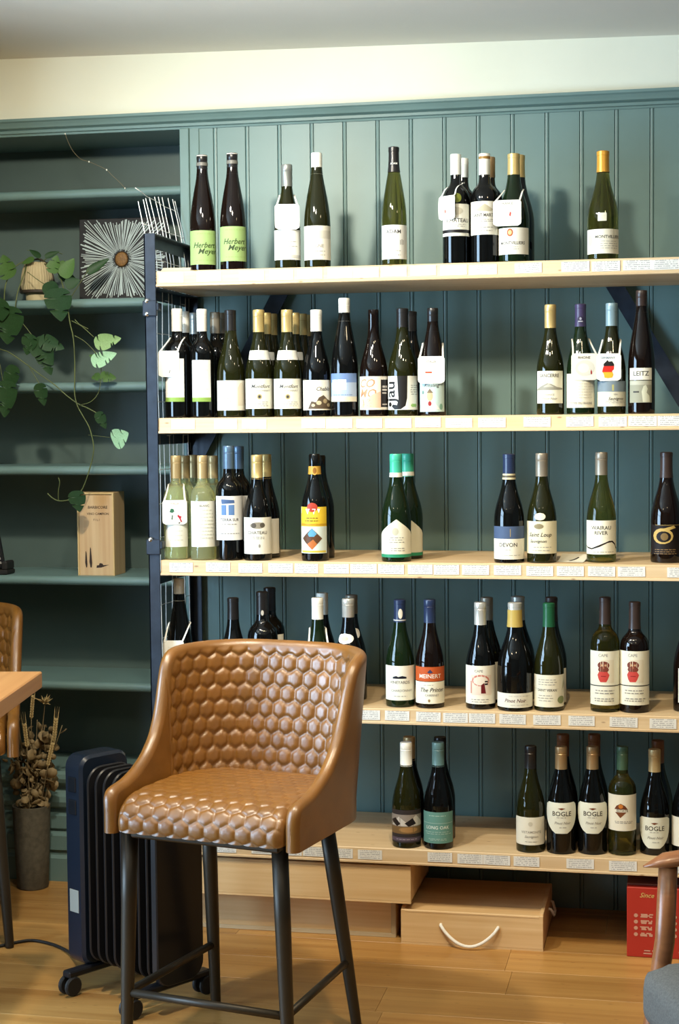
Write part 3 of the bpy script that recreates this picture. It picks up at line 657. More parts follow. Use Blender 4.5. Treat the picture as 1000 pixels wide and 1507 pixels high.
bottle(1, 944.6, 609, 428, 39.5, 'H', 'brown', (S, 'cap_darkbrown', 460), [('label', 541.5, 559, 929, 958.5, (230, 226, 208), 'rect', [('t', 'LEITZ', .05, .52, .40, INK)]), ('lower_label', 560, 592.5, 929, 958.5, (150, 150, 130), 'rect', [('r', -.96, .80, .96, .97, (180, 178, 158)), ('p', [(.2, .02), (.1, .5), (.25, .75), (.45, .80), (.6, .62), (.5, .45), (.75, .3), (.8, .02)], (206, 206, 180)), ('r', -.6, .45, -.1, .52, (60, 58, 50))])], 'tall brown bottle labelled LEITZ at the right of the second shelf')

# ---------------- third shelf
SW = (234, 232, 216)
b25 = bottle(2, 261, 824, 671, 37.5, 'B', 'white', (S, 'cap_tan', 704), [('label', 738, 805, 244, 276, SW, 'rect', [L(0, .35, .15, 3, .6, (206, 204, 186))])], 'clear white wine bottle wearing a tag with an Italian map')
bottle(2, 272, 671, 671, None, 'B', 'white', (S, 'cap_tan', 704), [], 'tan-capped white wine bottle behind the Italian map tag', behind=(b25, .09))
b26 = bottle(2, 300, 824.6, 670.7, 37.5, 'B', 'white', (S, 'cap_tan', 704), [('label', 738, 805, 282, 318.5, SW, 'rect', [L(0, .80, .2, 9, .7, (208, 206, 188)), ('t', 'BLANC', 0, .9, .05, GREYI)])], 'clear white wine bottle without a tag on the third shelf')
bottle(2, 284, 670, 670, None, 'B', 'white', (S, 'cap_tan', 703), [], 'tan-capped white wine bottle behind and between the front two', behind=(b26, .19))
bottle(2, 313, 671, 671, None, 'B', 'white', (S, 'cap_tan', 704), [], 'tan-capped white wine bottle behind the untagged clear one', behind=(b26, .09))
BL = (96, 130, 176)
b27 = bottle(2, 338.5, 825.6, 656.6, 40, 'B', 'black', (S, 'cap_steel_blue', 690), [('label', 730.5, 795, 319, 357, (232, 230, 224), 'rect', [('p', [(-.52, .93), (.25, .91), (.28, .84), (-.48, .82)], (74, 98, 138)), ('r', -.50, .57, -.20, .80, BL), ('r', -.08, .57, .26, .80, BL), ('t', 'TERRA SUR', -.02, .46, .065, INK), L(0, .36, .36, 1, .5, GREYI), L(0, .15, .15, 1, .6, GREYI)])], 'black bottle with a blue stone-gate emblem on a white label')
bottle(2, 351, 657, 657, None, 'B', 'black', (S, 'cap_steel_blue', 690), [('label', 730, 795, 331, 371, (232, 230, 224), 'rect', [])], 'blue-capped bottle behind the stone-gate emblem bottle', behind=(b27, .08))
b28 = bottle(2, 380, 825.6, 670, 41.5, 'U', 'black', (S, 'cap_gold', 705), [('label', 762, 815.5, 360, 400.5, (232, 228, 212), 'rect', [('e', -.05, .78, .42, .09, (150, 140, 120)), ('e', -.25, .78, .14, .07, (90, 82, 70)), ('e', .22, .79, .14, .07, (90, 82, 70)), ('t', 'CHATEAU', -.05, .58, .09, INK), L(0, .46, .42, 2, .4, GREYI), ('e', .05, .22, .06, .05, GREYI)])], 'gold-capped black bottle with an oval engraving above its label name')
bottle(2, 391, 669, 669, 41, 'U', 'black', (S, 'cap_gold', 704), [('label', 764, 815, 374, 411, (232, 228, 212), 'rect', [])], 'gold-capped bottle behind the oval engraving bottle', behind=(b28, .085))
YE = (226, 190, 52)
b29 = bottle(2, 464.6, 827, 668, 41, 'Q', 'black', ('', 0, 0), [('label', 746.5, 814.5, 443.5, 480.5, YE, 'rect', [('r', -1, 0, -.90, 1, (238, 232, 200)), ('r', -.9, .0, 1, .58, (206, 216, 206)), ('e', .0, .99, .34, .10, (176, 60, 40)), ('p', [(-.45, .96), (-.3, .84), (-.15, .96)], (236, 232, 220)), ('p', [(.0, .96), (.1, .83), (.22, .96)], (236, 232, 220)), ('p', [(.3, .96), (.42, .86), (.5, .96)], (236, 232, 220)), ('r', -.9, .60, .98, .64, (196, 150, 40)), L(0, .76, .70, 2, .5, (120, 84, 30)), ('p', [(-.02, .08), (-.72, .32), (-.02, .54), (.62, .32)], (96, 64, 40)), ('p', [(-.3, .42), (-.02, .54), (.28, .42), (.1, .36), (-.2, .36)], (96, 160, 190)), ('p', [(-.02, .08), (-.35, .20), (.05, .3), (.3, .2)], (190, 110, 54)), ('r', -.8, .02, .9, .06, (214, 190, 70))])], 'dark bottle with a bright yellow illustrated label and gold collar')
ring('collar', b29, 686, 698, (196, 150, 60), .0012)
wrap_label('collar_medal', lambda zz: b29['Rz'](zz)+.0014, b29['zpx'](699), b29['zpx'](686), .018, b29['ang'], (206, 160, 70), 'oval', b29['o'], [('e', 0, .5, .6, .35, (150, 100, 40))])
bottle(2, 471, 670, 670, 41, 'Q', 'black', ('', 0, 0), [], 'dark bottle hidden behind the yellow illustrated label', behind=(b29, .085))
MG = (46, 140, 100)
b30 = bottle(2, 584, 828.6, 668.5, 44.5, 'U', 'green', (S, 'cap_mint', 702), [('label', 765, 820.5, 562, 606, (232, 228, 204), 'house', [('r', -1, 0, 1, .085, MG), ('e', -.05, .68, .16, .10, (196, 192, 168)), L(0, .52, .40, 3, .4, GREYI), L(.1, .24, .18, 2, .4, GREYI)])], 'mint-capped bottle with a house-shaped label, front one')
ring('cap_band', b30, 695.5, 702, (224, 222, 208))
bb = bottle(2, 600, 668, 668, 44, 'U', 'green', (S, 'cap_mint', 701), [('label', 763, 818, 580, 622, (214, 210, 186), 'house', [('r', -1, 0, 1, .085, MG)])], 'mint-capped bottle partly hidden behind its twin', behind=(b30, .095))
ring('cap_band', bb, 694, 700, (224, 222, 208))
b31 = bottle(2, 750, 829, 668.5, 45, 'U', 'black', (FO, 'cap_navy', 697), [('label', 793.5, 823.5, 727.5, 772.5, (234, 230, 212), 'rect', [('t', 'DEVON', -.05, .70, .20, INK), L(-.05, .46, .46, 1, .15, GREYI), L(0, .20, .20, 1, .6, GREYI)]), ('upper_label', 775, 793, 727.5, 772.5, (74, 92, 122), 'rect', [('r', .04, .15, .07, .8, (170, 150, 100))])], 'navy-foiled bottle with a blue and white label reading DEVON')
ring('neck_band', b31, 697, 705.5, (206, 196, 160), .0010); ring('neck_line', b31, 699.5, 702.5, (90, 84, 70), .0013)
bottle(2, 798, 829, 667.5, 44, 'U', 'olive', (S, 'cap_taupe', 701), [('label', 767.5, 815, 776, 820, (226, 218, 186), 'rect', [('e', -.15, .84, .24, .08, (140, 128, 96)), ('t', 'Saint Loup', -.1, .58, .13, INK, .3), ('t', 'Sauvignon', -.2, .38, .10, INK, .3), L(0, .2, .1, 2, .5, GREYI)]), ('neck_label', 755, 766, 788, 803, (232, 224, 196), 'oval', [L(0, .55, .45, 1, .4, GREYI)])], 'olive bottle with taupe cap, oval neck label and cream label')
bottle(2, 885.6, 828.5, 666, 43.5, 'U', 'oliveT', (S, 'cap_taupe', 699), [('label', 766.5, 816, 864.5, 907.5, (236, 232, 210), 'rect', [('t', 'WAIRAU', .0, .78, .115, INK), ('t', 'RIVER', -.02, .63, .115, INK), ('p', [(-1, .27), (-.82, .18), (-.5, .14), (-.1, .22), (.3, .34), (.55, .36), (.75, .28), (.88, .16), (1, .15), (1, .18), (.9, .21), (.8, .31), (.6, .40), (.4, .40), (-.1, .28), (-.5, .18), (-.82, .22)], (40, 30, 26)), L(.1, .07, .07, 1, .6, GREYI)])], 'olive bottle labelled WAIRAU RIVER with a black wave line')
GO = (190, 160, 90)
bottle(2, 981, 829, 666, 46, 'U', 'brown', (FO, 'cap_darkbrown', 703), [('label', 773, 816, 961, 1000, (22, 14, 12), 'rect', [('e', -.15, .62, .62, .27, GO), ('e', -.10, .60, .44, .19, (22, 14, 12)), ('e', -.05, .60, .22, .13, (120, 96, 56)), ('p', [(-.2, .86), (.5, .98), (.62, .9), (.2, .82)], GO), ('r', -.6, .99, .9, 1.0, GO), L(0, .16, .02, 3, .7, (150, 120, 80))])], 'dark bottle with a gold eye emblem at the right of the third shelf')

# ---------------- fourth shelf
b36 = bottle(3, 266, 1031, 852, 38, 'H', 'black', (S, 'cap_white', 883.5), [('label', 975, 1022, 247, 285, WHT, 'rect', [])], 'tall white-capped bottle with neck tag at the left end of the fourth shelf')
bottle(3, 345, 1037, 880, 42, 'U', 'black', (FO, 'cap_black', 911), [('label', 985, 1028, 324, 366, CREAM, 'rect', [])], 'black-foiled bottle whose neck rises behind the left of the stool back')
b38 = bottle(3, 388, 1037, 871, 45, 'B', 'black', (FO, 'cap_black', 904), [('label', 955, 1020, 366, 410, (206, 180, 120), 'rect', [])], 'round-shouldered black bottle rising behind the stool back')
wrap_label('foil_seal', lambda zz: b38['Rz'](zz)+.0013, b38['zpx'](905), b38['zpx'](897), .008, b38['ang'], (190, 184, 170), 'oval', b38['o'])
bottle(3, 397, 865, 865, 45, 'B', 'black', (FO, 'cap_black', 898), [('label', 935, 1010, 378, 418, CREAM, 'rect', [])], 'black bottle behind the round-shouldered one', behind=(b38, .10))
b39 = bottle(3, 469, 1039, 880, 42, 'U', 'green', (S, 'cap_white', 911), [('label', 985, 1028, 448, 490, CREAM, 'rect', [])], 'green bottle with white cap and tag straps rising behind the stool back')
bottle(3, 474.5, 873, 873, 42, 'U', 'black', (S, 'cap_white', 904), [], 'white-capped bottle behind the green one with tag straps', behind=(b39, .10))
b40 = bottle(3, 514, 1041, 881.5, 44, 'U', 'black', (S, 'cap_silver', 908), [('neck_label', 933, 948, 499, 520.5, WHT, 'oval', [('e', 0, .5, .4, .25, (200, 190, 170)), L(0, .5, .5, 1, .3, GREYI)])], 'silver-capped bottle with an oval white shoulder label next to the stool back')
bottle(3, 517.5, 876, 876, 44, 'U', 'black', (S, 'cap_taupe', 903), [('neck_label', 925, 940, 517, 530, WHT, 'oval', [])], 'taupe-capped bottle behind the oval shoulder label', behind=(b40, .10))
b41 = bottle(3, 589.7, 1041.5, 882.6, 43, 'U', 'green', (FO, 'cap_navy', 915), [('label', 980.5, 1031, 568, 611.5, (236, 232, 212), 'rect', [('r', -.38, .63, .32, .68, (24, 24, 34)), ('p', [(-.38, .68), (-.2, .71), (-.1, .68), (.1, .71), (.32, .68)], (24, 24, 34)), ('t', 'VINEYARDS', -.02, .52, .085, (110, 104, 100)), ('t', 'CHARDONNAY', .1, .28, .07, GREYI), L(0, .12, .12, 1, .4, GREYI)])], 'green bottle with navy capsule bearing a white disc')
wrap_label('foil_disc', lambda zz: b41['Rz'](zz)+.0013, b41['zpx'](910), b41['zpx'](895), .0125, b41['ang']+.1, (222, 212, 190), 'oval', b41['o'])
ring('neck_band', b41, 911, 913, (180, 180, 180)); 
bottle(3, 633.6, 1043, 882.6, 42.5, 'U', 'brown', (S, 'cap_navy', 916), [('label', 1004, 1036, 612.5, 654.5, (238, 232, 208), 'rect', [('t', 'The Printer', .1, .62, .20, INK, .35), ('t', 'CABERNET', .1, .38, .10, GREYI), ('e', -.05, .14, .06, .07, (150, 120, 80)), L(-.1, .85, .85, 1, .3, GREYI)]), ('upper_label', 982, 1003, 612.5, 654.5, (190, 84, 34), 'rect', [('t', 'MEINERT', .0, .34, .30, (240, 220, 200)), ('p', [(-.15, .62), (0, .82), (.15, .62), (0, .55)], (60, 60, 90))])], 'navy-capped bottle with an orange band reading MEINERT')
b43 = bottle(3, 708, 1044.6, 886.5, 44, 'U', 'black', (S, 'cap_silver', 919), [('label', 980.5, 1036.5, 686, 730, (232, 226, 206), 'rect', [('t', 'CAPE', -.1, .86, .07, GREYI), ('r', -.50, .24, .55, .76, (226, 208, 188)), ('e', .0, .62, .44, .15, (200, 120, 104)), ('e', .0, .61, .37, .115, (230, 216, 196)), ('p', [(.02, .28), (.02, .50), (.18, .56), (.26, .28)], (104, 26, 30)), ('r', .20, .50, .36, .545, (36, 32, 36)), ('r', .20, .57, .36, .61, (36, 32, 36)), ('r', -.52, .28, -.44, .60, (196, 140, 120)), L(0, .12, .06, 2, .5, GREYI)])], 'silver-capped bottle with a square red and black picture on its label')
bottle(3, 717, 879.5, 879.5, 44, 'U', 'black', (S, 'cap_taupe', 912), [('label', 975, 1030, 700, 739, CREAM, 'rect', [])], 'taupe-capped bottle behind the square red picture label', behind=(b43, .10))
b44 = bottle(3, 758.6, 1047.8, 887, 52.5, 'U', 'black', (FO, 'cap_silver', 922), [('label', 1021, 1042, 733, 784, (230, 226, 208), 'rect', [('t', 'Pinot Noir', .0, .48, .26, (110, 80, 84), .3), L(.2, .8, .8, 1, .5, GREYI), L(.2, .18, .18, 1, .5, GREYI)])], 'broad black bottle with a low narrow white label')
ring('cap_band', b44, 897, 922, (186, 160, 84), .0018)
bottle(3, 762.5, 878, 878, 50, 'U', 'black', (FO, 'cap_silver', 912), [], 'silver-foiled bottle behind the broad black one', behind=(b44, .165))
b45 = bottle(3, 808.6, 1047.7, 887.5, 44, 'U', 'olive', (FO, 'cap_green', 922), [('label', 994, 1041, 786, 830, (230, 224, 200), 'rect', [('t', 'SAINT VERAN', -.1, .52, .075, INK), ('r', -.9, .56, .5, .565, GREYI), L(-.1, .85, .7, 3, .5, GREYI), L(-.2, .36, .2, 3, .4, GREYI), ('e', .66, .22, .24, .12, (130, 140, 96)), ('p', [(.7, .5), (.85, .85), (.95, .7)], (170, 172, 140))])], 'green-foiled bottle with a sketch of leaves on a cream label')
bottle(3, 812, 879, 879, 44, 'U', 'black', (FO, 'cap_darkbrown', 914), [('label', 985, 1035, 795, 833, CREAM, 'rect', [])], 'dark-capped bottle behind the green-foiled one', behind=(b45, .095))
FA = (196, 70, 62); FB_ = (120, 60, 46)
face = [('t', 'CAPE', -.1, .92, .055, GREYI), ('r', -.22, .42, .45, .84, (226, 216, 190)), ('e', -.08, .74, .30, .075, FB_), ('e', -.08, .66, .27, .06, FB_), ('p', [(-.30, .62), (-.38, .56), (-.32, .48), (-.24, .43), (.06, .43), (.14, .48), (.22, .56), (.12, .62)], FA), ('e', -.17, .74, .06, .02, (196, 150, 110)), ('e', .02, .74, .06, .02, (196, 150, 110)), ('p', [(-.12, .68), (-.08, .74), (-.03, .68)], (170, 110, 80)), ('r', -.2, .53, .05, .545, (140, 36, 36)), ('r', -1, .352, 1, .368, (30, 26, 24)), L(0, .27, .22, 2, .6, GREYI), L(0, .12, .08, 2, .6, GREYI)]
for x, yb, yt, ds in ((891, 1049, 879, 'round-shouldered bottle with a red carved mask label, left and taller of two'), (934.5, 1050, 886, 'round-shouldered bottle with a red carved mask label, right and shorter of two')):
    bottle(3, x, yb, yt, 43, 'B', 'amberT' if x < 900 else 'brown', (FO, 'cap_darkbrown', yt+39), [('label', 959, 1038, x-21, x+21, (234, 230, 208), 'rect', face)], ds)
bottle(3, 1013, 1049, 884, 43, 'U', 'brown', (FO, 'cap_darkbrown', 920), [('label', 985, 1035, 1000, 1034, CREAM, 'rect', [])], 'dark bottle cut by the right picture edge on the fourth shelf')

# ---------------- bottom shelf
b49 = bottle(4, 599, 1249, 1092.6, 43, 'U', 'olive', (S, 'cap_white', 1126.5), [('label', 1193, 1241, 577.5, 620.5, (54, 48, 48), 'rect', [('r', -1, .50, 1, .86, (150, 140, 130)), ('p', [(-.9, .52), (-.4, .80), (.0, .62), (.5, .84), (.95, .6), (.95, .52)], (206, 200, 190)), ('p', [(-.95, .66), (-.6, .76), (-.3, .58), (-.5, .5)], (40, 32, 30)), ('p', [(-.1, .60), (.3, .76), (.5, .58), (.1, .5)], (30, 26, 28)), ('r', -1, .28, 1, .50, (126, 98, 62)), ('e', .1, .40, .5, .08, (170, 130, 80)), ('r', -1, .05, 1, .17, (92, 80, 96)), L(0, .11, .11, 1, .6, (170, 160, 170))])], 'cream-capped bottle with a dark painted landscape label')
bottle(4, 602.6, 1084.5, 1084.5, 43, 'U', 'black', (S, 'cap_tan', 1118), [], 'tan-capped bottle behind the painted landscape label', behind=(b49, .10))
b50 = bottle(4, 646, 1252, 1092.6, 44, 'U', 'black', (S, 'cap_teal_grey', 1127), [('label', 1196, 1241.5, 624, 666, (104, 152, 142), 'rect', [L(0, .88, .88, 1, .5, (190, 214, 206)), ('t', 'LONG OAK', .0, .50, .11, (226, 236, 228)), ('r', -.95, .64, .95, .65, (190, 214, 206)), L(0, .36, .30, 2, .8, (176, 206, 196)), L(0, .14, .10, 2, .5, (176, 206, 196))])], 'black bottle with a teal label and grey-green screwcap')
bottle(4, 648, 1085, 1085, 44, 'U', 'black', (S, 'cap_black', 1118), [], 'black-capped bottle behind the teal label', behind=(b50, .10))
bottle(4, 781.6, 1255.8, 1098, 43, 'U', 'olive', (S, 'cap_black', 1130), [('label', 1203.5, 1244, 761, 801, (232, 228, 210), 'round', [('e', .05, .76, .12, .08, (206, 200, 180)), ('t', 'VISTAMONTE', .1, .46, .09, GREYI), ('t', 'Sauvignon', .1, .30, .09, GREYI, .3), L(.1, .12, .12, 1, .4, GREYI)])], 'olive bottle with black cap and a plain white rounded label')
bog = [('t', 'BOGLE', .02, .64, .155, (60, 54, 46)), ('p', [(-.18, .82), (0, .77), (.2, .82), (.02, .84)], (120, 66, 40)), L(0, .52, .52, 1, .25, GREYI), ('t', 'Pinot Noir', .05, .34, .09, GREYI, .3), L(.05, .2, .2, 1, .2, GREYI)]
for x, yb, ds in ((826.6, 1258, 'black bottle with rounded BOGLE label, leftmost of the three'), (872.6, 1258.7, 'black bottle with rounded BOGLE label, middle of the three')):
    b = bottle(4, x, yb, 1099, 43.5, 'U', 'black', (S, 'cap_bronze', 1131), [('label', 1182.5, 1227, x-20.5, x+20.5, (228, 228, 210), 'shield', bog)], ds)
    ring('cap_rim', b, 1099.5, 1102, (206, 180, 140), .0016)
    bottle(4, x+2.5, 1081, 1081, 43, 'U', 'black', (S, 'cap_copper', 1112), [], 'copper-capped bottle in the shade behind the %s BOGLE label' % ('leftmost' if x < 850 else 'middle'), behind=(b, .10))
bottle(4, 916.4, 1260, 1099, 41, 'B', 'oliveT', (S, 'cap_forest', 1132), [('label', 1170.5, 1223, 896, 937, (234, 228, 208), 'rect', [('p', [(-.1, .34+.02), (-.38, .52), (.22, .52)], (120, 70, 40)), ('p', [(-.42, .60), (-.3, .70), (-.08, .76), (.14, .70), (.28, .60)], (110, 60, 36)), ('e', -.08, .68, .12, .06, (200, 120, 50)), ('t', 'ESTATE', .0, .56, .07, (120, 112, 100)), L(.1, .26, .22, 2, .5, GREYI)])], 'clear green bottle with a diamond emblem label between BOGLE bottles')
b55 = bottle(4, 963.7, 1259.5, 1103, 43.5, 'U', 'black', (S, 'cap_tan', 1135), [('label', 1204, 1249, 943.5, 984, (226, 226, 208), 'shield', bog)], 'black bottle with rounded BOGLE label, rightmost and set lower')
bottle(4, 969, 1090, 1090, 43, 'U', 'black', (S, 'cap_copper', 1122), [], 'copper-capped bottle behind the rightmost BOGLE label', behind=(b55, .10))
bottle(4, 1011, 1260, 1103, 43.5, 'U', 'black', (S, 'cap_tan', 1135), [('label', 1204, 1247, 990, 1032, CREAM, 'rect', [])], 'dark bottle with a white label cut by the right picture edge on the bottom shelf')

# ---------------- neck tags
def neck_tag(b, x0, x1, y0, y1, ys, desc, items=(), rot=0.0, col=(236, 234, 222), wid=None):
    """bib-shaped card hung on the neck: body pixel columns x0..x1, rows y0 (top edge of body) .. y1, straps reach row ys"""
    rr = b['R']; zt = b['zpx'](y0); zb = b['zpx'](y1); zs = b['zpx'](ys)
    cx = pj((b['c'][0], b['c'][1], b['z']+(zt+zb)/2))[0]; k = F_PX/4.70
    Wd = wid or (x1-x0)/k; ux = ((x0+x1)/2-cx)/k
    if wid: ux = 0
    Hh = zt-zb; yf = -(max(b['Rz'](zz) for zz in (zb, (zt+zb)/2, zt))+.0022)
    rc = .010; n = 5
    rn = max(b['Rz'](zs), b['Rz'](zs+.004))+.0035
    sw = .0055
    # body: rounded rectangle, built as a grid of rows with half widths, slightly bowed
    mb = MB(); T = .0007; rows = []
    for j in range(15):
        v = j/14; h = v*Hh; hw = Wd/2
        if h < rc: hw -= rc-math.sqrt(max(0, rc*rc-(rc-h)**2))
        if Hh-h < rc*.8: q = rc*.8; hw -= (q-math.sqrt(max(0, q*q-(q-(Hh-h))**2)))*.9
        rows.append((zb+h, hw, yf-.0015*math.sin(PI*v)))
    for sgn in (0, 1):
        G = np.zeros((15, 9, 3))
        for j, (zz, hw, yy) in enumerate(rows):
            for i in range(9): G[j, i] = (ux-hw+2*hw*i/8, yy+sgn*T+.002*((i-4)/4)**2, zz)
        mb.grid(G[:, ::-1] if sgn else G)
    # straps: from the body's upper corners round the neck
    for sd in (-1, 1):
        P = []
        for t in np.linspace(0, 1, 11):
            zz = zt-.004+(zs-zt+.004)*t
            xc = ux*(1-t)+sd*((Wd/2-sw*.9)*(1-t)**1.4+rn*(1-(1-t)**1.4))
            rb = b['Rz'](zz)+.002
            yy = yf*(1-t)+.006*t
            if xc*xc+yy*yy < rb*rb: yy = -math.sqrt(max(0, rb*rb-xc*xc))-.0005
            P.append((xc, yy, zz))
        a = np.linspace(0, PI/2, 6)[1:]
        for q in a: P.append((sd*rn*math.cos(q), .006+rn*math.sin(q)*1.0, zs+.003*math.sin(q)))
        G = np.zeros((len(P), 2, 3))
        for j, p in enumerate(P):
            wv = sw*(1.0-.3*min(1, j/10))
            G[j, 0] = (p[0]-wv*.5, p[1], p[2]-.0) if j < 11 else (p[0], p[1], p[2]-wv*.5)
            G[j, 1] = (p[0]+wv*.5, p[1], p[2]) if j < 11 else (p[0], p[1], p[2]+wv*.5)
        mb.grid(G); mb.grid(G[:, ::-1]+np.array([0, T, 0]))
    o = mb.build('neck_tag', pc(col, .5), None, tuple(b['o'].location), (0, 0, b['o'].rotation_euler.z+b['ang']+rot), smooth=True)
    tag(o, desc, 'bottle tag', 'neck tags on wine bottles')
    if items:
        ps = flat_print(items, Wd, Hh)
        obj('print', print_mesh(ps, lambda a, h, li: (ux+a, yf-.0015*math.sin(PI*h/Hh)+.002*(a/(Wd/2))**2-.0005-li*.00002, zb+h)), None, o)['kind'] = 'stuff'
FAI = (206, 202, 192)
neck_tag(b3, 405, 441, 303, 340, 287, 'blank white tag hanging on the grey-capped green bottle', [('r', -.12, .35, -.06, .75, FAI), ('r', -.12, .3, .15, .36, FAI)])
neck_tag(b6, 643, 668, 290, 325, 270, 'white tag turned to the left on the bottle with a green seal', [('t', 'SPAIN', 0, .85, .09, GREYI), ('e', -.1, .35, .12, .08, (206, 120, 110)), L(0, .65, .5, 3, .6, FAI)], rot=-.75, wid=.062)
neck_tag(b8, 730, 770, 297, 335, 279, 'white tag with a small red mark on the rust medallion bottle', [('r', -.7, .25, .7, .75, (224, 222, 212)), ('p', [(.15, .40), (.22, .55), (.30, .5), (.25, .36)], (190, 60, 50)), ('t', 'FRANCE', 0, .86, .09, GREYI)], rot=-.12)
neck_tag(b10, 235, 267, 517, 555, 497, 'white tag on the leftmost second-shelf bottle', [('p', [(.0, .15), (.1, .28), (.2, .25), (.12, .12)], GREYI)], rot=-.15)
neck_tag(b20, 616, 654.5, 525, 565, 505, 'white tag with a small red word on the turquoise label bottle', [('t', 'ITALIA', 0, .80, .09, GREYI), ('r', -.7, .32, .7, .62, (226, 224, 214)), ('r', -.45, .38, .05, .44, (190, 90, 60))])
neck_tag(b22, 842, 880, 521, 560, 499, 'cream tag reading RHONE with a tiny red bottle mark', [('t', 'RHONE', -.05, .84, .10, INK), ('e', .0, .45, .72, .30, (204, 200, 184)), ('e', -.1, .45, .42, .18, (220, 216, 200)), ('p', [(.42, .22), (.42, .32), (.47, .40), (.53, .32), (.53, .22)], (150, 40, 40))], col=(222, 218, 202))
neck_tag(b23, 880, 914, 521, 561, 500, 'white tag with a German flag map on the blue-capped bottle', [('t', 'GERMANY', -.1, .84, .085, (110, 130, 150)), ('p', [(-.42, .52), (-.45, .62), (-.25, .70), (-.12, .76), (.0, .70), (.25, .72), (.42, .60), (.42, .52)], (24, 20, 20)), ('p', [(-.55, .34), (-.50, .46), (-.42, .54), (.42, .54), (.40, .42), (.25, .36), (.30, .30), (-.50, .30)], (200, 40, 30)), ('p', [(-.50, .32), (.28, .32), (.36, .22), (.26, .12), (-.1, .10), (-.36, .12), (-.40, .22)], (230, 170, 50))])
neck_tag(b25, 239, 275.5, 735, 771, 713, 'white tag with a green and red map of Italy', [('t', 'ITALIA', 0, .85, .09, (214, 170, 160)), ('p', [(-.42, .52), (-.3, .66), (-.1, .64), (-.02, .54), (-.2, .48)], (60, 110, 80)), ('p', [(-.28, .22), (-.22, .40), (-.15, .38), (-.18, .2)], (70, 100, 80)), ('p', [(.25, .42), (.38, .36), (.55, .34), (.48, .24), (.60, .12), (.50, .10), (.36, .26), (.22, .34)], (190, 40, 60)), ('p', [(.26, .06), (.45, .12), (.40, .04)], (70, 60, 60))])
neck_tag(b36, 242, 274, 940, 973, 917, 'white tag on the tall bottle at the left end of the fourth shelf', [L(0, .7, .4, 4, .6, FAI)], rot=-.15)
neck_tag(b39, 452, 486, 945, 975, 925, 'white tag on the green bottle half hidden by the stool back', [])

# small loose cards lying on the boards
def loose_card(px, sh, w_, d_, rz, desc, items=(), tilt=.12, dz=.0):
    p = atZ(px[0], px[1], Z[sh]) if sh > 1 else atY(px[0], px[1], .055); mb = MB(); n = 6
    G = np.zeros((n+1, n+1, 3))
    for j in range(n+1):
        for i in range(n+1): G[j, i] = (-w_/2+w_*i/n, -d_/2+d_*j/n, .0012+tilt*d_*(j/n)**2)
    mb.grid(G); mb.grid(G[:, ::-1]-np.array([0, 0, .0008]))
    o = mb.build('loose_card', pc((228, 224, 206)), None, (p[0], p[1], Z[sh]), (0, 0, rz), smooth=True); tag(o, desc, 'card')
    if items: obj('print', print_mesh(flat_print(items, w_, d_), lambda a, h, li: (a, -d_/2+h, .0018+tilt*d_*(h/d_)**2+li*1e-5)), None, o)['kind'] = 'stuff'
loose_card((843, 826), 2, .075, .075, -.15, 'white tag lying flat on the third shelf beside the WAIRAU RIVER bottle', [('p', [(-.2, .3), (.1, .5), (.35, .75), (.45, .7), (.2, .42), (-.05, .25)], (30, 26, 24))], tilt=.22)
loose_card((258, 393), 0, .085, .06, .1, 'crumpled white card at the left end of the top shelf', tilt=.25)

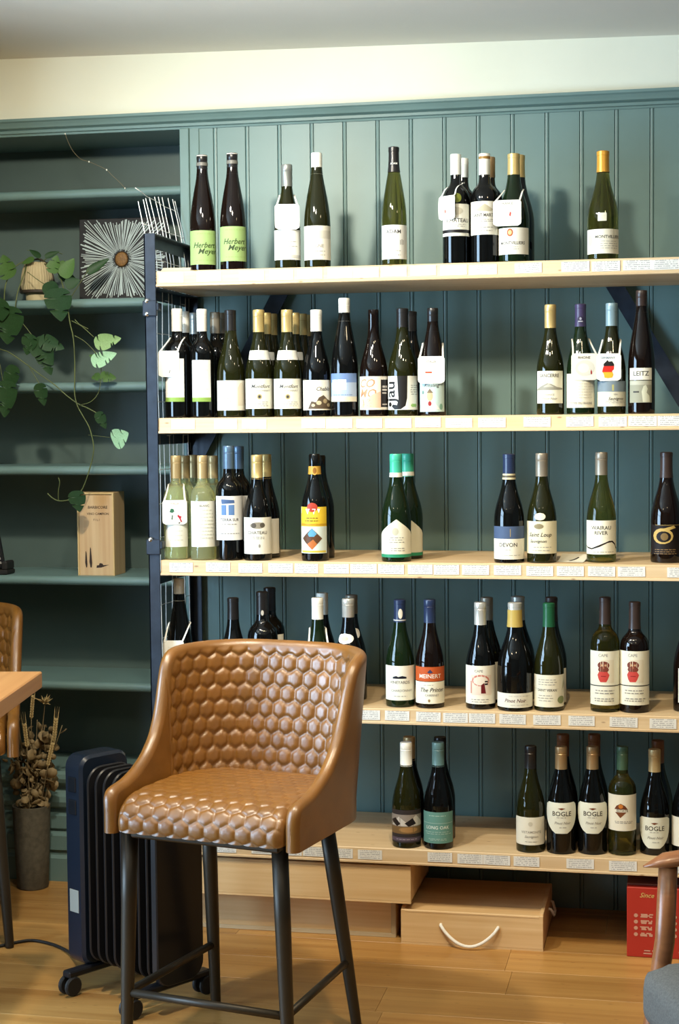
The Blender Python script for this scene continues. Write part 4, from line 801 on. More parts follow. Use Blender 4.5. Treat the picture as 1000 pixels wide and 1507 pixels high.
# ================================================================ BAR STOOLS
def hexpuff(a, b, w_):
    """padding height (0..1) of a pointy-top hexagon quilt at unrolled coordinates a,b"""
    hgt = w_*2/math.sqrt(3); rp = hgt*.75
    best = np.full(a.shape, 9.0)
    r0 = np.floor(b/rp)
    for dr in (0, 1):
        r = r0+dr; off = (r % 2)*w_/2
        for dc in (0, 1):
            cidx = np.floor((a-off)/w_)+dc
            x = np.abs(a-(cidx*w_+off)); yv = np.abs(b-r*rp)
            mtr = np.maximum(x, x*.5+yv*math.sqrt(3)/2)/(w_/2)
            best = np.minimum(best, mtr)
    best = np.clip(best, 0, 1)
    return 1-best**4.5
STOOL = {}
def stool_meshes():
    # plan path of the tub (front left -> back -> front right), local: +x right seen from the front camera, +y to the front
    hw, yfr, rad_, yb = .232, .232, .165, -.225
    path = []
    for t in np.linspace(0, 1, 40): path.append((-hw, yfr+(yb+rad_-yfr)*t))
    for q in np.linspace(0, PI/2, 40)[1:]: path.append((-hw+rad_-rad_*math.cos(q), yb+rad_-rad_*math.sin(q)))
    for t in np.linspace(0, 1, 30)[1:]: path.append((-hw+rad_+(2*hw-2*rad_)*t, yb))
    for q in np.linspace(0, PI/2, 40)[1:]: path.append((hw-rad_+rad_*math.sin(q), yb+rad_-rad_*math.cos(q)))
    for t in np.linspace(0, 1, 40)[1:]: path.append((hw, yb+rad_+(yfr-yb-rad_)*t))
    P = np.array(path); sl = np.concatenate([[0], np.cumsum(np.linalg.norm(np.diff(P, axis=0), axis=1))]); Ltot = sl[-1]
    def plan(s): return np.stack([np.interp(s, sl, P[:, 0]), np.interp(s, sl, P[:, 1])], -1)
    def nrm(s):
        d = plan(s+.004)-plan(s-.004); d = np.where(np.abs(d).sum(-1, keepdims=True) < 1e-9, [[0, -1.0]], d); d /= np.linalg.norm(d, axis=-1, keepdims=True)
        return np.stack([d[:, 1], -d[:, 0]], -1)      # outward
    ZB, ZTOP, ZARM = .552, .948, .655
    # upper edge of the tub from the front end to the middle of the back, then mirrored
    half = [(0.000, .598), (.000, .625), (.004, .642), (.014, .653), (.030, .657), (.08, .664), (.13, .680), (.175, .704), (.212, .738), (.236, .778), (.252, .820), (.264, .862), (.274, .893), (.284, .913), (.297, .928), (.314, .936), (.34, .940), (.40, .942), (Ltot/2, .943)]
    hs = np.array(half)
    # smooth by dense interpolation
    ul = np.concatenate([[0], np.cumsum(np.linalg.norm(np.diff(hs, axis=0), axis=1))])
    uu = np.linspace(0, ul[-1], 230)
    s_h = np.interp(uu, ul, hs[:, 0]); z_h = np.interp(uu, ul, hs[:, 1])
    k = np.ones(9)/9
    sp = np.pad(s_h, 4, mode='edge'); zp = np.pad(z_h, 4, mode='edge'); s_h = np.convolve(sp, k, 'valid'); z_h = np.convolve(zp, k, 'valid')
    S_ = np.concatenate([s_h, (Ltot-s_h)[::-1][1:]]); ZT = np.concatenate([z_h, z_h[::-1][1:]])
    nr = 96; tt = np.linspace(0, 1, nr)
    tt = 1-(1-tt)**1.25
    SS = np.repeat(S_[:, None], nr, 1); ZZ = ZB+(ZT[:, None]-ZB)*tt[None, :]
    # distance to the outline (s,z) for the rounded rim
    bd = np.stack([S_, ZT], -1); bd = np.concatenate([[[S_[0], ZB-.0]], bd, [[S_[-1], ZB]]])
    pts = np.stack([SS.ravel(), ZZ.ravel()], -1); D = np.full(len(pts), 9.0)
    for i in range(0, len(bd)-1):
        a, b = bd[i], bd[i+1]; ab = b-a; l2 = ab@ab+1e-12
        q = np.clip(((pts-a)@ab)/l2, 0, 1); D = np.minimum(D, np.linalg.norm(pts-a-q[:, None]*ab, axis=1))
    D = D.reshape(SS.shape); TH_ = .0165
    ht = np.where(D < TH_, np.sqrt(np.maximum(0, TH_**2-(TH_-D)**2)), TH_)
    base = plan(SS.ravel()).reshape(*SS.shape, 2); N_ = nrm(SS.ravel()).reshape(*SS.shape, 2)
    # the back leans outward with height
    back = np.clip((-base[..., 1]+.06)/.25, 0, 1); fl_ = np.clip((ZZ-.60)/.35, 0, 1)
    base = base+N_*(.018*fl_)[..., None]; base[..., 1] -= .040*fl_*back
    # quilted panel on the inside of the back
    mid = Ltot/2; sedge = .275
    qm = np.clip((D-.016)/.012, 0, 1)*np.clip((SS-sedge)/.012, 0, 1)*np.clip((Ltot-sedge-SS)/.012, 0, 1)
    hp = hexpuff(SS-mid, (ZZ-.66)/1.13, .039)
    seam = np.exp(-((np.minimum(SS, Ltot-SS)-(sedge-.004))/.003)**2)*(ZZ < .93)
    inner = ht-.0045*qm+.0075*hp*qm-.0018*seam
    Gi = np.concatenate([base-N_*inner[..., None], ZZ[..., None]], -1)
    Go = np.concatenate([base+N_*ht[..., None], ZZ[..., None]], -1)
    mb = MB(); mb.grid(Gi); mb.grid(Go[:, ::-1])
    STOOL['shell'] = mb.me('backrest', True)
    # seat pad
    nx, ny = 150, 190
    prof = [(-.205, .618), (-.19, .628), (.0, .640), (.12, .641), (.175, .637), (.205, .627), (.224, .610), (.233, .590), (.234, .570), (.230, .556)]
    pa = np.array(prof); ua = np.concatenate([[0], np.cumsum(np.linalg.norm(np.diff(pa, axis=0), axis=1))]); us = np.linspace(0, ua[-1], ny)
    yy = np.interp(us, ua, pa[:, 0]); zz = np.interp(us, ua, pa[:, 1])
    kk = np.ones(11)/11; yy = np.convolve(np.pad(yy, 5, mode='edge'), kk, 'valid'); zz = np.convolve(np.pad(zz, 5, mode='edge'), kk, 'valid')
    ty = np.gradient(yy); tz = np.gradient(zz); ln = np.hypot(ty, tz); ny_, nz_ = -tz/ln, ty/ln
    xs = np.linspace(-1, 1, nx)
    G = np.zeros((ny, nx, 3))
    for j in range(ny):
        w0 = .212 if yy[j] > -.05 else .212-max(0, (-.05-yy[j]))**1.6*1.4
        x = xs*w0; edge = np.clip((w0-np.abs(x))/.022, 0, 1); drop = .020*(1-np.sqrt(np.maximum(0, 1-(1-edge)**2)))
        hpj = hexpuff(x, np.full(nx, us[j]), .039)
        amp = .0030*np.clip(edge*1.2, 0, 1)*(1.0 if us[j] < .36 else 1.6)
        disp = hpj*amp-drop
        G[j, :, 0] = x; G[j, :, 1] = yy[j]+ny_[j]*disp; G[j, :, 2] = zz[j]+nz_[j]*disp
    STOOL['seat'] = MB().grid(G).me('seat', True)
    STOOL['seat'].flip_normals() if G[0, 0, 2] > 9 else None
    bp = MB().box(-.19, -.18, .540, .19, .205, .556, .004); STOOL['base'] = bp.me('seat_base')
    LG = ((-.178, -.196, -.15, -.212), (.142, .196, -.15, -.212), (-.210, -.210, .170, .205), (.176, .212, .170, .205)); legs = []
    for tx, sx, ty_, by in LG:
        top = np.array((tx, ty_, .548)); bot = np.array((sx, by, .0))
        legs.append(MB().tube([top+(bot-top)*t for t in (0, .3, .6, .85, .985, 1)], [.019, .0185, .0165, .014, .013, .011], 16).me('leg', True))
    STOOL['legs'] = legs
    bars = []
    def at(i, z):
        tx, sx, ty_, by = LG[i]; t = 1-z/.548; return (tx+(sx-tx)*t, ty_+(by-ty_)*t, z)
    for a, b in ((0, 2), (2, 3), (1, 3)): bars.append(MB().tube([at(a, .172), at(b, .172)], .0095, 12).me('footrest_bar', True))
    STOOL['bars'] = bars
stool_meshes()
def stool(desc, loc, rz):
    o = thing('bar_stool', desc, 'bar stool', loc, rz, 'quilted leather bar stools')
    obj('backrest', STOOL['shell'], M_LEATHER, o); obj('seat', STOOL['seat'], M_LEATHER, o); obj('seat_base', STOOL['base'], M_LEG, o)
    for l in STOOL['legs']: obj('leg', l, M_LEG, o)
    for l in STOOL['bars']: obj('footrest_bar', l, M_LEG, o)
    return o
# local +y is the stool's front; local +x must stay to the right of the picture, so mirror through a turn of 180 degrees
def flip(me):
    for v in me.vertices: v.co.x, v.co.y = -v.co.x, -v.co.y
for me_ in [STOOL['shell'], STOOL['seat'], STOOL['base']]+STOOL['legs']+STOOL['bars']:
    for v in me_.vertices: v.co.y = -v.co.y
    me_.flip_normals()
stool('tan leather bar stool with quilted tub back standing in front of the shelves', (-1.0060, -.8192, 0), math.radians(-12.1))
stool('quilted leather bar stool tucked behind the wooden table at the left edge', (-2.137, -.108, 0), math.radians(22))

# ================================================================ TABLE at the left edge
tc_ = atZ(62, 988, .85); te_ = atZ(0, 1031, .85); dv_ = (te_-tc_)[:2]; dv_ /= np.linalg.norm(dv_)
tb = thing('bar_table', 'thick wooden table top at the left edge in front of the other stool', 'table', (tc_[0], tc_[1], 0), math.atan2(dv_[1], dv_[0])+PI/2)
MB().box(-.72, -1.15, .807, 0, 0, .85, .003).build('table_top', M_TABLE, tb)
for lx, ly in ((-.30, -.16), (-.62, -.16), (-.30, -1.0), (-.62, -1.0)):
    MB().box(lx-.03, ly-.03, 0, lx+.03, ly+.03, .807, .003).build('leg', M_LEG, tb)

# ================================================================ OIL-FILLED HEATER
ha = np.array((-.85, .53)); ha /= np.linalg.norm(ha)
hr = thing('oil_heater', 'black oil-filled radiator heater on castors behind the bar stool', 'heater', (-1.375, -.520, 0), math.atan2(ha[1], ha[0]))
# local +x: towards the control end, local -y... towards the camera side is +y/-y
def rrect(w_, h_, r, n=6):
    pts = []
    for cx, cz, a0 in ((w_/2-r, h_-r, 0), (-w_/2+r, h_-r, PI/2), (-w_/2+r, r, PI), (w_/2-r, r, 1.5*PI)):
        for k in range(n+1): a = a0+PI/2*k/n; pts.append((cx+r*math.cos(a), cz+r*math.sin(a)))
    return pts
def slab(x0, x1, w_, h_, r, z0, bev=.003):
    mb = MB(); A = rrect(w_, h_, r); B_ = rrect(w_-2*bev, h_-2*bev, r-bev); n = len(A)
    V = [(x0, p[0], z0+bev+p[1]) for p in B_]+[(x0+bev, p[0], z0+p[1]) for p in A]+[(x1-bev, p[0], z0+p[1]) for p in A]+[(x1, p[0], z0+bev+p[1]) for p in B_]
    Fc = [tuple(range(n))[::-1], tuple(range(3*n, 4*n))]
    for q in range(3):
        for k in range(n): Fc.append((q*n+k, q*n+(k+1) % n, (q+1)*n+(k+1) % n, (q+1)*n+k))
    return mb.add(V, Fc)
fin = slab(-.004, .004, .150, .520, .045, .075).me('fin', True); fin.set_sharp_from_angle(angle=.6)
for k in range(8):
    obj('fin', fin, M_HEAT, hr, (-.125+.0335*k, 0, 0))
MB().tube([(-.145, 0, .52), (.13, 0, .52)], .020, 12).build('oil_tube', M_HEAT, hr, smooth=True); MB().tube([(-.145, 0, .13), (.13, 0, .13)], .020, 12).build('oil_tube', M_HEAT, hr, smooth=True)
ep = slab(-.168, -.145, .155, .525, .045, .072).build('end_plate', M_HEAT, hr, smooth=True, angle=35)
hs_ = slab(.128, .200, .162, .560, .036, .062, .008).build('control_housing', M_HEATP, hr, smooth=True, angle=35)
for zz in (.545, .485):
    MB().box(.148, .0805, zz-.020, .180, .0835, zz+.020, .002).build('switch', M_BTN, hs_)
MB().box(.145, .0805, .205, .182, .0822, .265, .0005).build('rating_sticker', pc((150, 150, 140)), hs_)
for xa in (-.115, .135):
    ft = MB().box(xa-.016, -.135, .048, xa+.016, .135, .066, .004).build('foot_bar', M_HEAT, hr)
    for sy in (-1, 1):
        for dx in (-.014, .014):
            MB().lathe([(.004, -.006), (.022, -.006), (.0255, -.003), (.0255, .003), (.022, .006), (.004, .006)], 16).build('castor', M_RUB, ft, (xa+dx, sy*.122, .0262), (0, PI/2, 0), smooth=True, angle=40)
# power cord
cp_ = [atZ(128, 1428, .09), atZ(118, 1412, .03), atZ(100, 1400, .008), atZ(78, 1390, .005), atZ(50, 1384, .005), atZ(28, 1386, .005), atZ(0, 1392, .005), atZ(-60, 1400, .005)]
cp_[0] = np.array((-1.545, -.42, .085))
def smooth_path(P, n=8):
    P = [np.array(p, float) for p in P]; out = []
    for i in range(len(P)-1):
        p0 = P[max(i-1, 0)]; p1 = P[i]; p2 = P[i+1]; p3 = P[min(i+2, len(P)-1)]
        for k in range(n):
            t = k/n; out.append(.5*((2*p1)+(-p0+p2)*t+(2*p0-5*p1+4*p2-p3)*t*t+(-p0+3*p1-3*p2+p3)*t**3))
    out.append(P[-1]); return out
MB().tube(smooth_path(cp_), .0045, 8).build('power_cord', M_RUB, hr, smooth=True).matrix_parent_inverse = Matrix.Rotation(math.atan2(ha[1], ha[0]), 4, 'Z').inverted() @ Matrix.Translation((1.375, .520, 0))

# ================================================================ CRATES under the bottom board
def crate(desc, x0, x1, y0, d_, z0, h_, rz=0, lid=True, frame=False):
    o = thing('wooden_crate', desc, 'crate', (x0, y0, z0), rz, 'wooden wine crates under the shelves'); w_ = x1-x0; t = .011
    fp = MB().box(0, 0, .006, w_, t, h_, .001).build('front_panel', M_CRATE, o)
    MB().box(0, d_-t, .006, w_, d_, h_, .001).build('back_panel', M_CRATE, o)
    for xa in (0, w_-t): MB().box(xa, t, .0, xa+t, d_-t, h_+.004, .001).build('side_panel', M_CRATE, o)
    MB().box(0, 0, 0, w_, d_, .006).build('bottom_panel', M_CRATE, o)
    MB().box(t, -.001, h_-.006, w_-t, d_-.01, h_-.001, .0005).build('lid', M_CRATE, o)
    if frame:
        MB().box(0, -.006, 0, w_, 0, .012, .001).box(w_-.014, -.006, .012, w_, 0, h_, .001).box(0, -.006, .012, .014, 0, h_, .001).build('front_rim', pc((190, 172, 140)), o)
    return o
crate('lower pale wooden crate with rimmed front at the left under the bottom board', -1.395, -.795, .066, .33, 0, .112, frame=True)
crate('upper pale wooden crate lying on the rimmed crate', -1.410, -.742, .008, .34, .1175, .108)
cr = crate('wooden crate with a white rope handle under the middle of the bottom board', -.772, -.368, .012, .33, 0, .100)
w_ = .404; rp = []
for t in np.linspace(0, 1, 17): rp.append((.115+.163*t, -.007-.018*math.sin(PI*t), .062-.052*math.sin(PI*t)**.8))
MB().tube([(rp[0][0], .006, rp[0][2])]+rp+[(rp[-1][0], .006, rp[-1][2])], .0048, 8).build('rope_handle', M_ROPE, cr, smooth=True)
MB().tube([(w_-.005, .20, .062), (w_+.006, .20, .062), (w_+.014, .215, .04), (w_+.014, .26, .04), (w_+.006, .275, .062), (w_-.005, .275, .062)], .0045, 6).build('side_rope', M_ROPE, cr, smooth=True)

# ================================================================ RED CARTON
rc_ = thing('red_carton', 'red cardboard carton with pale print under the right of the bottom board', 'carton', (-.137, .012, 0))
MB().box(0, 0, 0, .225, .24, .196, .002).build('carton_body', M_RED, rc_)
MB().box(.0, .02, .1965, .223, .238, .2015, .001).build('flap', mat('carton_inside', (.14, .035, .02), .7), rc_)
RP = (206, 150, 124)
its = [('t', 'Since', -.52, .89, .07, (214, 170, 100), .35)]
for i, v in enumerate((.60, .51, .42, .33)):
    for uo in (-.62, .32):
        its += [('e', uo-.16, v, .05, .028, RP), ('l', uo+.10, v+.018, v-.018, 3, .16, RP)]
its += [('l', -.42, .10, .06, 2, .2, RP), ('l', .42, .10, .06, 2, .2, RP)]
obj('print', print_mesh(flat_print(its, .225, .196), lambda a, h, li: (.1125+a, -.0008-li*1e-6, h)), None, rc_)['kind'] = 'stuff'

# ================================================================ ARMCHAIR at the right edge (its far arm and the seat cushion show)
arm = atZ(948, 1262, .62); fd = np.array((-.93, -.37)); fd /= np.linalg.norm(fd); sd_ = np.array((-fd[1], fd[0]))      # sd_: the chair's left (towards the camera)
ac = thing('armchair', 'wooden armchair with a dark grey seat cushion cut by the right edge', 'armchair', (arm[0], arm[1], 0), math.atan2(fd[1], fd[0]))
# local +x forward (towards the arm tip), local +y to the chair's left; origin below the tip of the right arm
sgn = 1.0
def arm_mesh(y0):
    mb = MB(); G = []
    n = 14; m_ = 16
    for i, t in enumerate(np.linspace(0, 1, n)):
        x = -.0-.62*t; e = min(1, t/.10); rw = .030*math.sqrt(max(.02, 1-(1-e)**2)); rh = .0145*math.sqrt(max(.02, 1-(1-e)**2))
        zc = .612+.028*t-.010*(1-e)
        G.append([(x, y0+rw*math.cos(2*PI*k/m_), zc+rh*math.sin(2*PI*k/m_)) for k in range(m_)])
    V = [v for g in G for v in g]
    Fc = [(i*m_+k, i*m_+(k+1) % m_, (i+1)*m_+(k+1) % m_, (i+1)*m_+k) for i in range(n-1) for k in range(m_)]+[tuple(range(m_))[::-1], tuple((n-1)*m_+k for k in range(m_))]
    return mb.add(V, Fc)
for y0 in (0, .60):
    arm_mesh(y0).build('arm', M_ARM, ac, smooth=True)
    b = MB(); q = .019
    b.tube([(-.052, y0, .612), (-.045, y0, .45), (-.015, y0, .25), (.02, y0, 0)], [.019, .020, .019, .014], 12).build('front_leg', M_ARM, ac, smooth=True)
    MB().tube([(-.56, y0, .63), (-.60, y0, .40), (-.66, y0, 0)], [.018, .020, .014], 12).build('back_leg', M_ARM, ac, smooth=True)
    MB().box(-.60, y0-.012, .27, -.03, y0+.012, .32, .004).build('side_rail', M_ARM, ac)
MB().box(-.045, .0, .27, -.02, .60, .32, .004).build('front_rail', M_ARM, ac)
def cushion(x0, x1, y0, y1, z0, z1, r, nn=24):
    G = []; n = 10
    lo = np.array((x0, y0, z0)); hi = np.array((x1, y1, z1)); c = (lo+hi)/2; hsz = (hi-lo)/2
    bmx = bmesh.new(); bmesh.ops.create_cube(bmx, size=2); bmesh.ops.subdivide_edges(bmx, edges=bmx.edges[:], cuts=11, use_grid_fill=True)
    for v in bmx.verts:
        p = np.array(v.co)
        q = np.clip(np.abs(p)*hsz, 0, None); inner = hsz-r
        s = np.minimum(q, inner); d = q-s; L_ = np.linalg.norm(d/ max(r, 1e-6))
        nz = np.linalg.norm(d)
        if nz > 1e-9: d = d/nz*r*min(1, np.max(d)/r) if True else d
        out = (s+d)*np.sign(p)
        crown = .012*(1-abs(p[0])**4)*(1-abs(p[1])**4)*p[2]
        v.co = Vector(c+out+np.array((0, 0, crown)))
    me = bpy.data.meshes.new('cushion'); bmx.to_mesh(me); bmx.free(); me.polygons.foreach_set('use_smooth', [True]*len(me.polygons)); return me
obj('seat_cushion', cushion(-.60, .030, .035, .565, .30, .425, .045), M_GREY, ac)
obj('back_cushion', cushion(-.70, -.58, .035, .565, .42, .86, .045), M_GREY, ac)

# ================================================================ VASE OF DRIED FLOWERS
vp = atZ(45, 1312, 0); vx, vy = vp[0]-.012, vp[1]+.05
vs = tag(MB().lathe([(.046, 0), (.050, .006), (.055, .12), (.060, .25), (.061, .268), (.056, .268), (.052, .20), (.046, .03), (.002, .028)], 32).build('floor_vase', mat('grey_concrete', (.085, .075, .052), .85, var=.25, vscale=60, bump=.3, bscale=200), None, (vx, vy, 0), smooth=True, angle=40), 'tall grey stone vase on the floor beside the bookcase plinth', 'vase')
df = thing('dried_flowers', 'bouquet of dried tan leaves and wheat ears in the grey vase', 'dried flowers', (vx, vy, .03))
M_DRY = mat('dried_leaf', (.235, .165, .075), .7, var=.3, vscale=30); M_WHEAT = mat('wheat_ear', (.36, .26, .11), .7, var=.2, vscale=60); M_STEM = mat('dry_stem', (.17, .12, .055), .8)
def disc_leaf(r, cup, n=9):
    V = [(0, 0, 0)]+[(r*math.cos(2*PI*k/n), r*.85*math.sin(2*PI*k/n)*(1+.1*math.sin(3*k)), cup*r*(1+.5*math.sin(2*k))) for k in range(n)]
    F_ = [(0, 1+k, 1+(k+1) % n) for k in range(n)]
    V2 = V+[(a, b, c-.0006) for a, b, c in V]; return mesh('leaf', V2, F_+[(x+n+1, z+n+1, y+n+1) for x, y, z in F_]+[(1+k, n+2+k, n+2+(k+1) % n, 1+(k+1) % n) for k in range(n)], True)
dl = [disc_leaf(.0135, .3), disc_leaf(.0105, .45), disc_leaf(.016, .2)]
r2 = random.Random(11); tips = []
for i in range(13):
    a = r2.uniform(0, 2*PI); sp_ = r2.uniform(.01, .095); top = np.array((sp_*math.cos(a)+.012, sp_*math.sin(a)*.8, r2.uniform(.34, .50))); botp = np.array((r2.uniform(-.025, .025), r2.uniform(-.025, .025), .0))
    midp = (top+botp)/2*np.array((.45, .45, 1)); P = smooth_path([botp, midp, top], 5)
    MB().tube(P, .0016, 5).build('stem', M_STEM, df, smooth=True); tips.append((P, top))
cnt = 0
for P, top in tips:
    for k in range(19):
        t = r2.uniform(.55, 1.0); q = P[int(t*(len(P)-1))]
        if q[2] < .245: continue
        p = q+np.array((r2.uniform(-.035, .035), r2.uniform(-.035, .035), r2.uniform(-.025, .02)))
        l = obj('leaf', r2.choice(dl), M_DRY, df, tuple(p), (r2.uniform(.5, 2.0), r2.uniform(-.7, .7), r2.uniform(0, 6.28))); l.scale = [r2.uniform(.85, 1.5)]*3; cnt += 1
def wheat():
    mb = MB()
    for j in range(9):
        for s_ in (-1, 0, 1):
            z = .008*j; x = s_*.0045; mb.tube([(x*.3, 0, z), (x, .002*(s_ == 0), z+.008), (x*.8, 0, z+.014)], [.0012, .0034, .0006], 5)
            mb.tube([(x*.8, 0, z+.013), (x*1.6, 0, z+.05)], .0004, 3)
    return mb.me('wheat_ear', True)
wm = wheat()
for (px, py, dy, rx, ry) in ((79, 1092, .0, .0, .12), (46, 1058, -.02, .1, .05), (28, 1062, .0, 0, -.35), (70, 1128, -.03, 0, .25), (40, 1100, -.05, 0, -.1)):
    p = atY(px, py, vy+dy); o = obj('wheat_ear', wm, M_WHEAT, df, (p[0]-vx, p[1]-vy, p[2]-.03), (rx, ry, r2.uniform(0, 1)))
    MB().tube(smooth_path([(0, 0, .15), ((p[0]-vx)*.6, (p[1]-vy)*.6, .26), (p[0]-vx, p[1]-vy, p[2]-.03)], 5), .0013, 5).build('stem', M_STEM, df, smooth=True)
# spiky thistle-like head at the top
pth = atY(66, 1036, vy-.01); th = MB()
for k in range(26):
    a = r2.uniform(0, 2*PI); e = r2.uniform(-.1, 1.1); d = np.array((math.cos(a)*math.cos(e), math.sin(a)*math.cos(e), math.sin(e))); ln_ = r2.uniform(.025, .05)
    th.tube([d*.004, d*ln_*.5+np.array((0, 0, .002)), d*ln_], [.0016, .0022, .0003], 5)
th.build('spiky_head', M_WHEAT, df, (pth[0]-vx, pth[1]-vy, pth[2]-.03), smooth=True)
MB().tube(smooth_path([(0, 0, .15), (.02, 0, .3), (pth[0]-vx, pth[1]-vy, pth[2]-.03)], 5), .0016, 5).build('stem', M_STEM, df, smooth=True)

# ================================================================ SUNBURST PICTURE in the bookcase
zs_ = SHZ[1]+.0145
pa_ = atY(117, 440, WY+.10); pb_ = atY(246, 430, WY+.10)
sw_ = pb_[0]-pa_[0]; shh = .262
sb = thing('sunburst_picture', 'square black canvas with a white sunburst round a brown disc', 'picture', ((pa_[0]+pb_[0])/2, WY+.10, zs_+.001))
sb.rotation_euler = (-.045, 0, 0)
MB().box(-sw_/2, 0, 0, sw_/2, .022, shh, .0015).build('canvas', mat('black_canvas', (.010, .009, .009), .7), sb)
cxs, czs = -.005, .130
ry_ = MB(); r3 = random.Random(5)
for k in range(128):
    a = 2*PI*k/128+r3.uniform(-.016, .016); r0 = .0245+r3.uniform(0, .010)
    c_, s_ = math.cos(a), math.sin(a)
    lim = min((sw_/2-.004-cxs*np.sign(c_))/max(abs(c_), 1e-6), ((shh-czs-.004) if s_ > 0 else (czs-.004))/max(abs(s_), 1e-6))
    r1 = lim*r3.uniform(.86, 1.0); w0 = .0004; w1 = r3.uniform(.0008, .0021)
    nx_, nz_ = -s_, c_; bend = r3.uniform(-.004, .004); yv = -.0006-.0004*r3.random()
    rm = (r0+r1)/2
    V = []
    for r_, w_2, bb_ in ((r0, w0, 0), (rm, (w0+w1)*.6, bend), (r1, w1, bend*.3)):
        for sg in (-1, 1): V.append((cxs+c_*r_+nx_*(w_2*sg+bb_), yv, czs+s_*r_+nz_*(w_2*sg+bb_)))
    ry_.add(V, [(0, 1, 3, 2), (2, 3, 5, 4)])
o = ry_.build('sun_rays', mat('ray_white', (.36, .42, .40), .6), sb); o['kind'] = 'stuff'
MB().lathe([(.001, .007), (.010, .006), (.018, .0045), (.0235, .0)], 24).build('disc', mat('brown_disc', (.17, .085, .022), .6, var=.35, vscale=220, bump=.5, bscale=400), sb, (cxs, 0, czs), (PI/2, 0, 0), smooth=True).scale = (1, 1.1, 1)

# ================================================================ WOODEN WINE BOX in the bookcase
zb_ = SHZ[4]+.0145; p0 = atY(115, 850, WY+.035); p1 = atY(169, 850, WY+.035)
wbx = thing('wine_box', 'upright wooden wine box with dark cypress print on a bookcase shelf', 'wooden box', (p0[0], WY+.035, zb_))
bw = p1[0]-p0[0]; bh = .268; bd_ = .105
MB().box(0, .010, 0, .007, bd_, bh, .0008).box(bw-.007, .010, 0, bw, bd_, bh, .0008).box(.007, bd_-.007, 0, bw-.007, bd_, bh).box(.007, .010, 0, bw-.007, bd_-.007, .007).box(.007, .010, bh-.007, bw-.007, bd_-.007, bh).build('box_body', M_CRATEZ, wbx)
MB().box(.0, .0, 0, .006, .010, bh, .0008).box(bw-.006, 0, 0, bw, .010, bh, .0008).box(.006, .0, bh-.006, bw-.006, .010, bh, .0005).build('box_rim', pc((206, 176, 122)), wbx)
ld = MB().box(.006, .003, .0, bw-.006, .010, bh-.008, .0006).build('sliding_lid', M_CRATEZ, wbx)
DB = (52, 34, 20)
its = [('t', 'BARBICORE', .12, .845, .036, DB, .1), ('t', 'VINO CAMPION', .14, .765, .030, DB), ('t', 'F I L I', .05, .69, .026, DB),
       ('p', [(-.62, .10), (-.68, .16), (-.64, .30), (-.62, .305), (-.58, .28), (-.54, .14), (-.56, .10)], DB), ('p', [(-.36, .10), (-.42, .17), (-.37, .34), (-.345, .355), (-.31, .33), (-.25, .16), (-.28, .10)], DB),
       ('p', [(.0, .095), (.02, .125), (.15, .13), (.2, .155), (.36, .15), (.42, .13), (.78, .135), (.5, .115), (.3, .10)], DB)]
obj('print', print_mesh(flat_print(its, bw-.012, bh-.008), lambda a, h, li: (bw/2+a, .0026-li*1e-6, h)), None, ld)['kind'] = 'stuff'

# ================================================================ BLACK HANDSET at the left edge of the bookcase
ph_p = atY(4, 851, WY+.045)
ph = thing('phone_handset', 'black telephone handset in its cradle at the left edge of the bookcase', 'telephone', (ph_p[0], WY+.055, zb_))
MB().box(-.045, -.035, 0, .026, .035, .016, .004).box(.004, -.032, .014, .024, .034, .044, .005).build('cradle', M_RUB, ph)
hb = MB().box(-.026, -.014, 0, .020, .012, .165, .008).build('handset', M_HEAT, ph, (-.012, 0, .012), (0, -.17, 0))
for i in range(4):
    for j in range(3): MB().box(-.014+.011*j, -.0158, .020+.014*i, -.007+.011*j, -.0138, .028+.014*i, .0008).build('key', pc((150, 146, 140)), hb)

# ================================================================ STRING OF TINY LIGHTS hanging inside the bookcase top
ss = [atY(x, y, WY-.006) for x, y in ((96, 197), (100, 208), (108, 223), (119, 234), (131, 238), (143, 243), (157, 250), (165, 258), (176, 268), (184, 277))]
sl_ = thing('light_string', 'thin copper wire with tiny bulbs drooping from the bookcase cornice', 'string lights', tuple(ss[0]))
MB().tube([np.array(p)-ss[0] for p in smooth_path(ss, 4)], .0007, 5).build('wire', mat('copper_wire', (.30, .24, .14), .4, metal=.6), sl_)
for i in (0, 4, 6, 9): MB().lathe([(.0004, -.003), (.002, -.0015), (.0022, .001), (.0004, .003)], 8).build('bulb', mat('bulb_clear', (.85, .82, .70), .2), sl_, tuple(np.array(ss[i])-ss[0]), smooth=True)

# ================================================================ TRAILING PLANT
zp_ = SHZ[1]+.0145; pc_ = atY(56, 444, WY+.11)
M_POT = mat('ribbed_beige_pot', (.42, .34, .19), .7, var=.1, vscale=30); M_VINE = mat('vine_green', (.085, .105, .030), .6, var=.3, vscale=20); M_HOOP = mat('dark_rattan', (.035, .022, .012), .6)
tp = thing('trailing_plant', 'trailing vine with slit leaves in a ribbed beige pot on the bookcase', 'potted plant', (pc_[0], WY+.11, zp_))
mbp = MB(); nn = 72; Pp = [(.042, .030), (.050, .034), (.054, .055), (.052, .085), (.046, .110), (.038, .128), (.036, .122), (.034, .100)]
V = []; Fc = []
for r_, z_ in Pp:
    for k in range(nn): q = r_*(1+(.014 if k % 2 else -.014)); V.append((q*math.cos(2*PI*k/nn), q*math.sin(2*PI*k/nn), z_))
for i in range(len(Pp)-1):
    for k in range(nn): Fc.append((i*nn+k, i*nn+(k+1) % nn, (i+1)*nn+(k+1) % nn, (i+1)*nn+k))
Fc.append(tuple(range(nn))[::-1])
mbp.add(V, Fc).build('pot', M_POT, tp)
MB().lathe([(.036, 0), (.038, .001), (.040, .027), (.038, .030)], 28).build('pot_foot', M_POT, tp, smooth=True, angle=40)
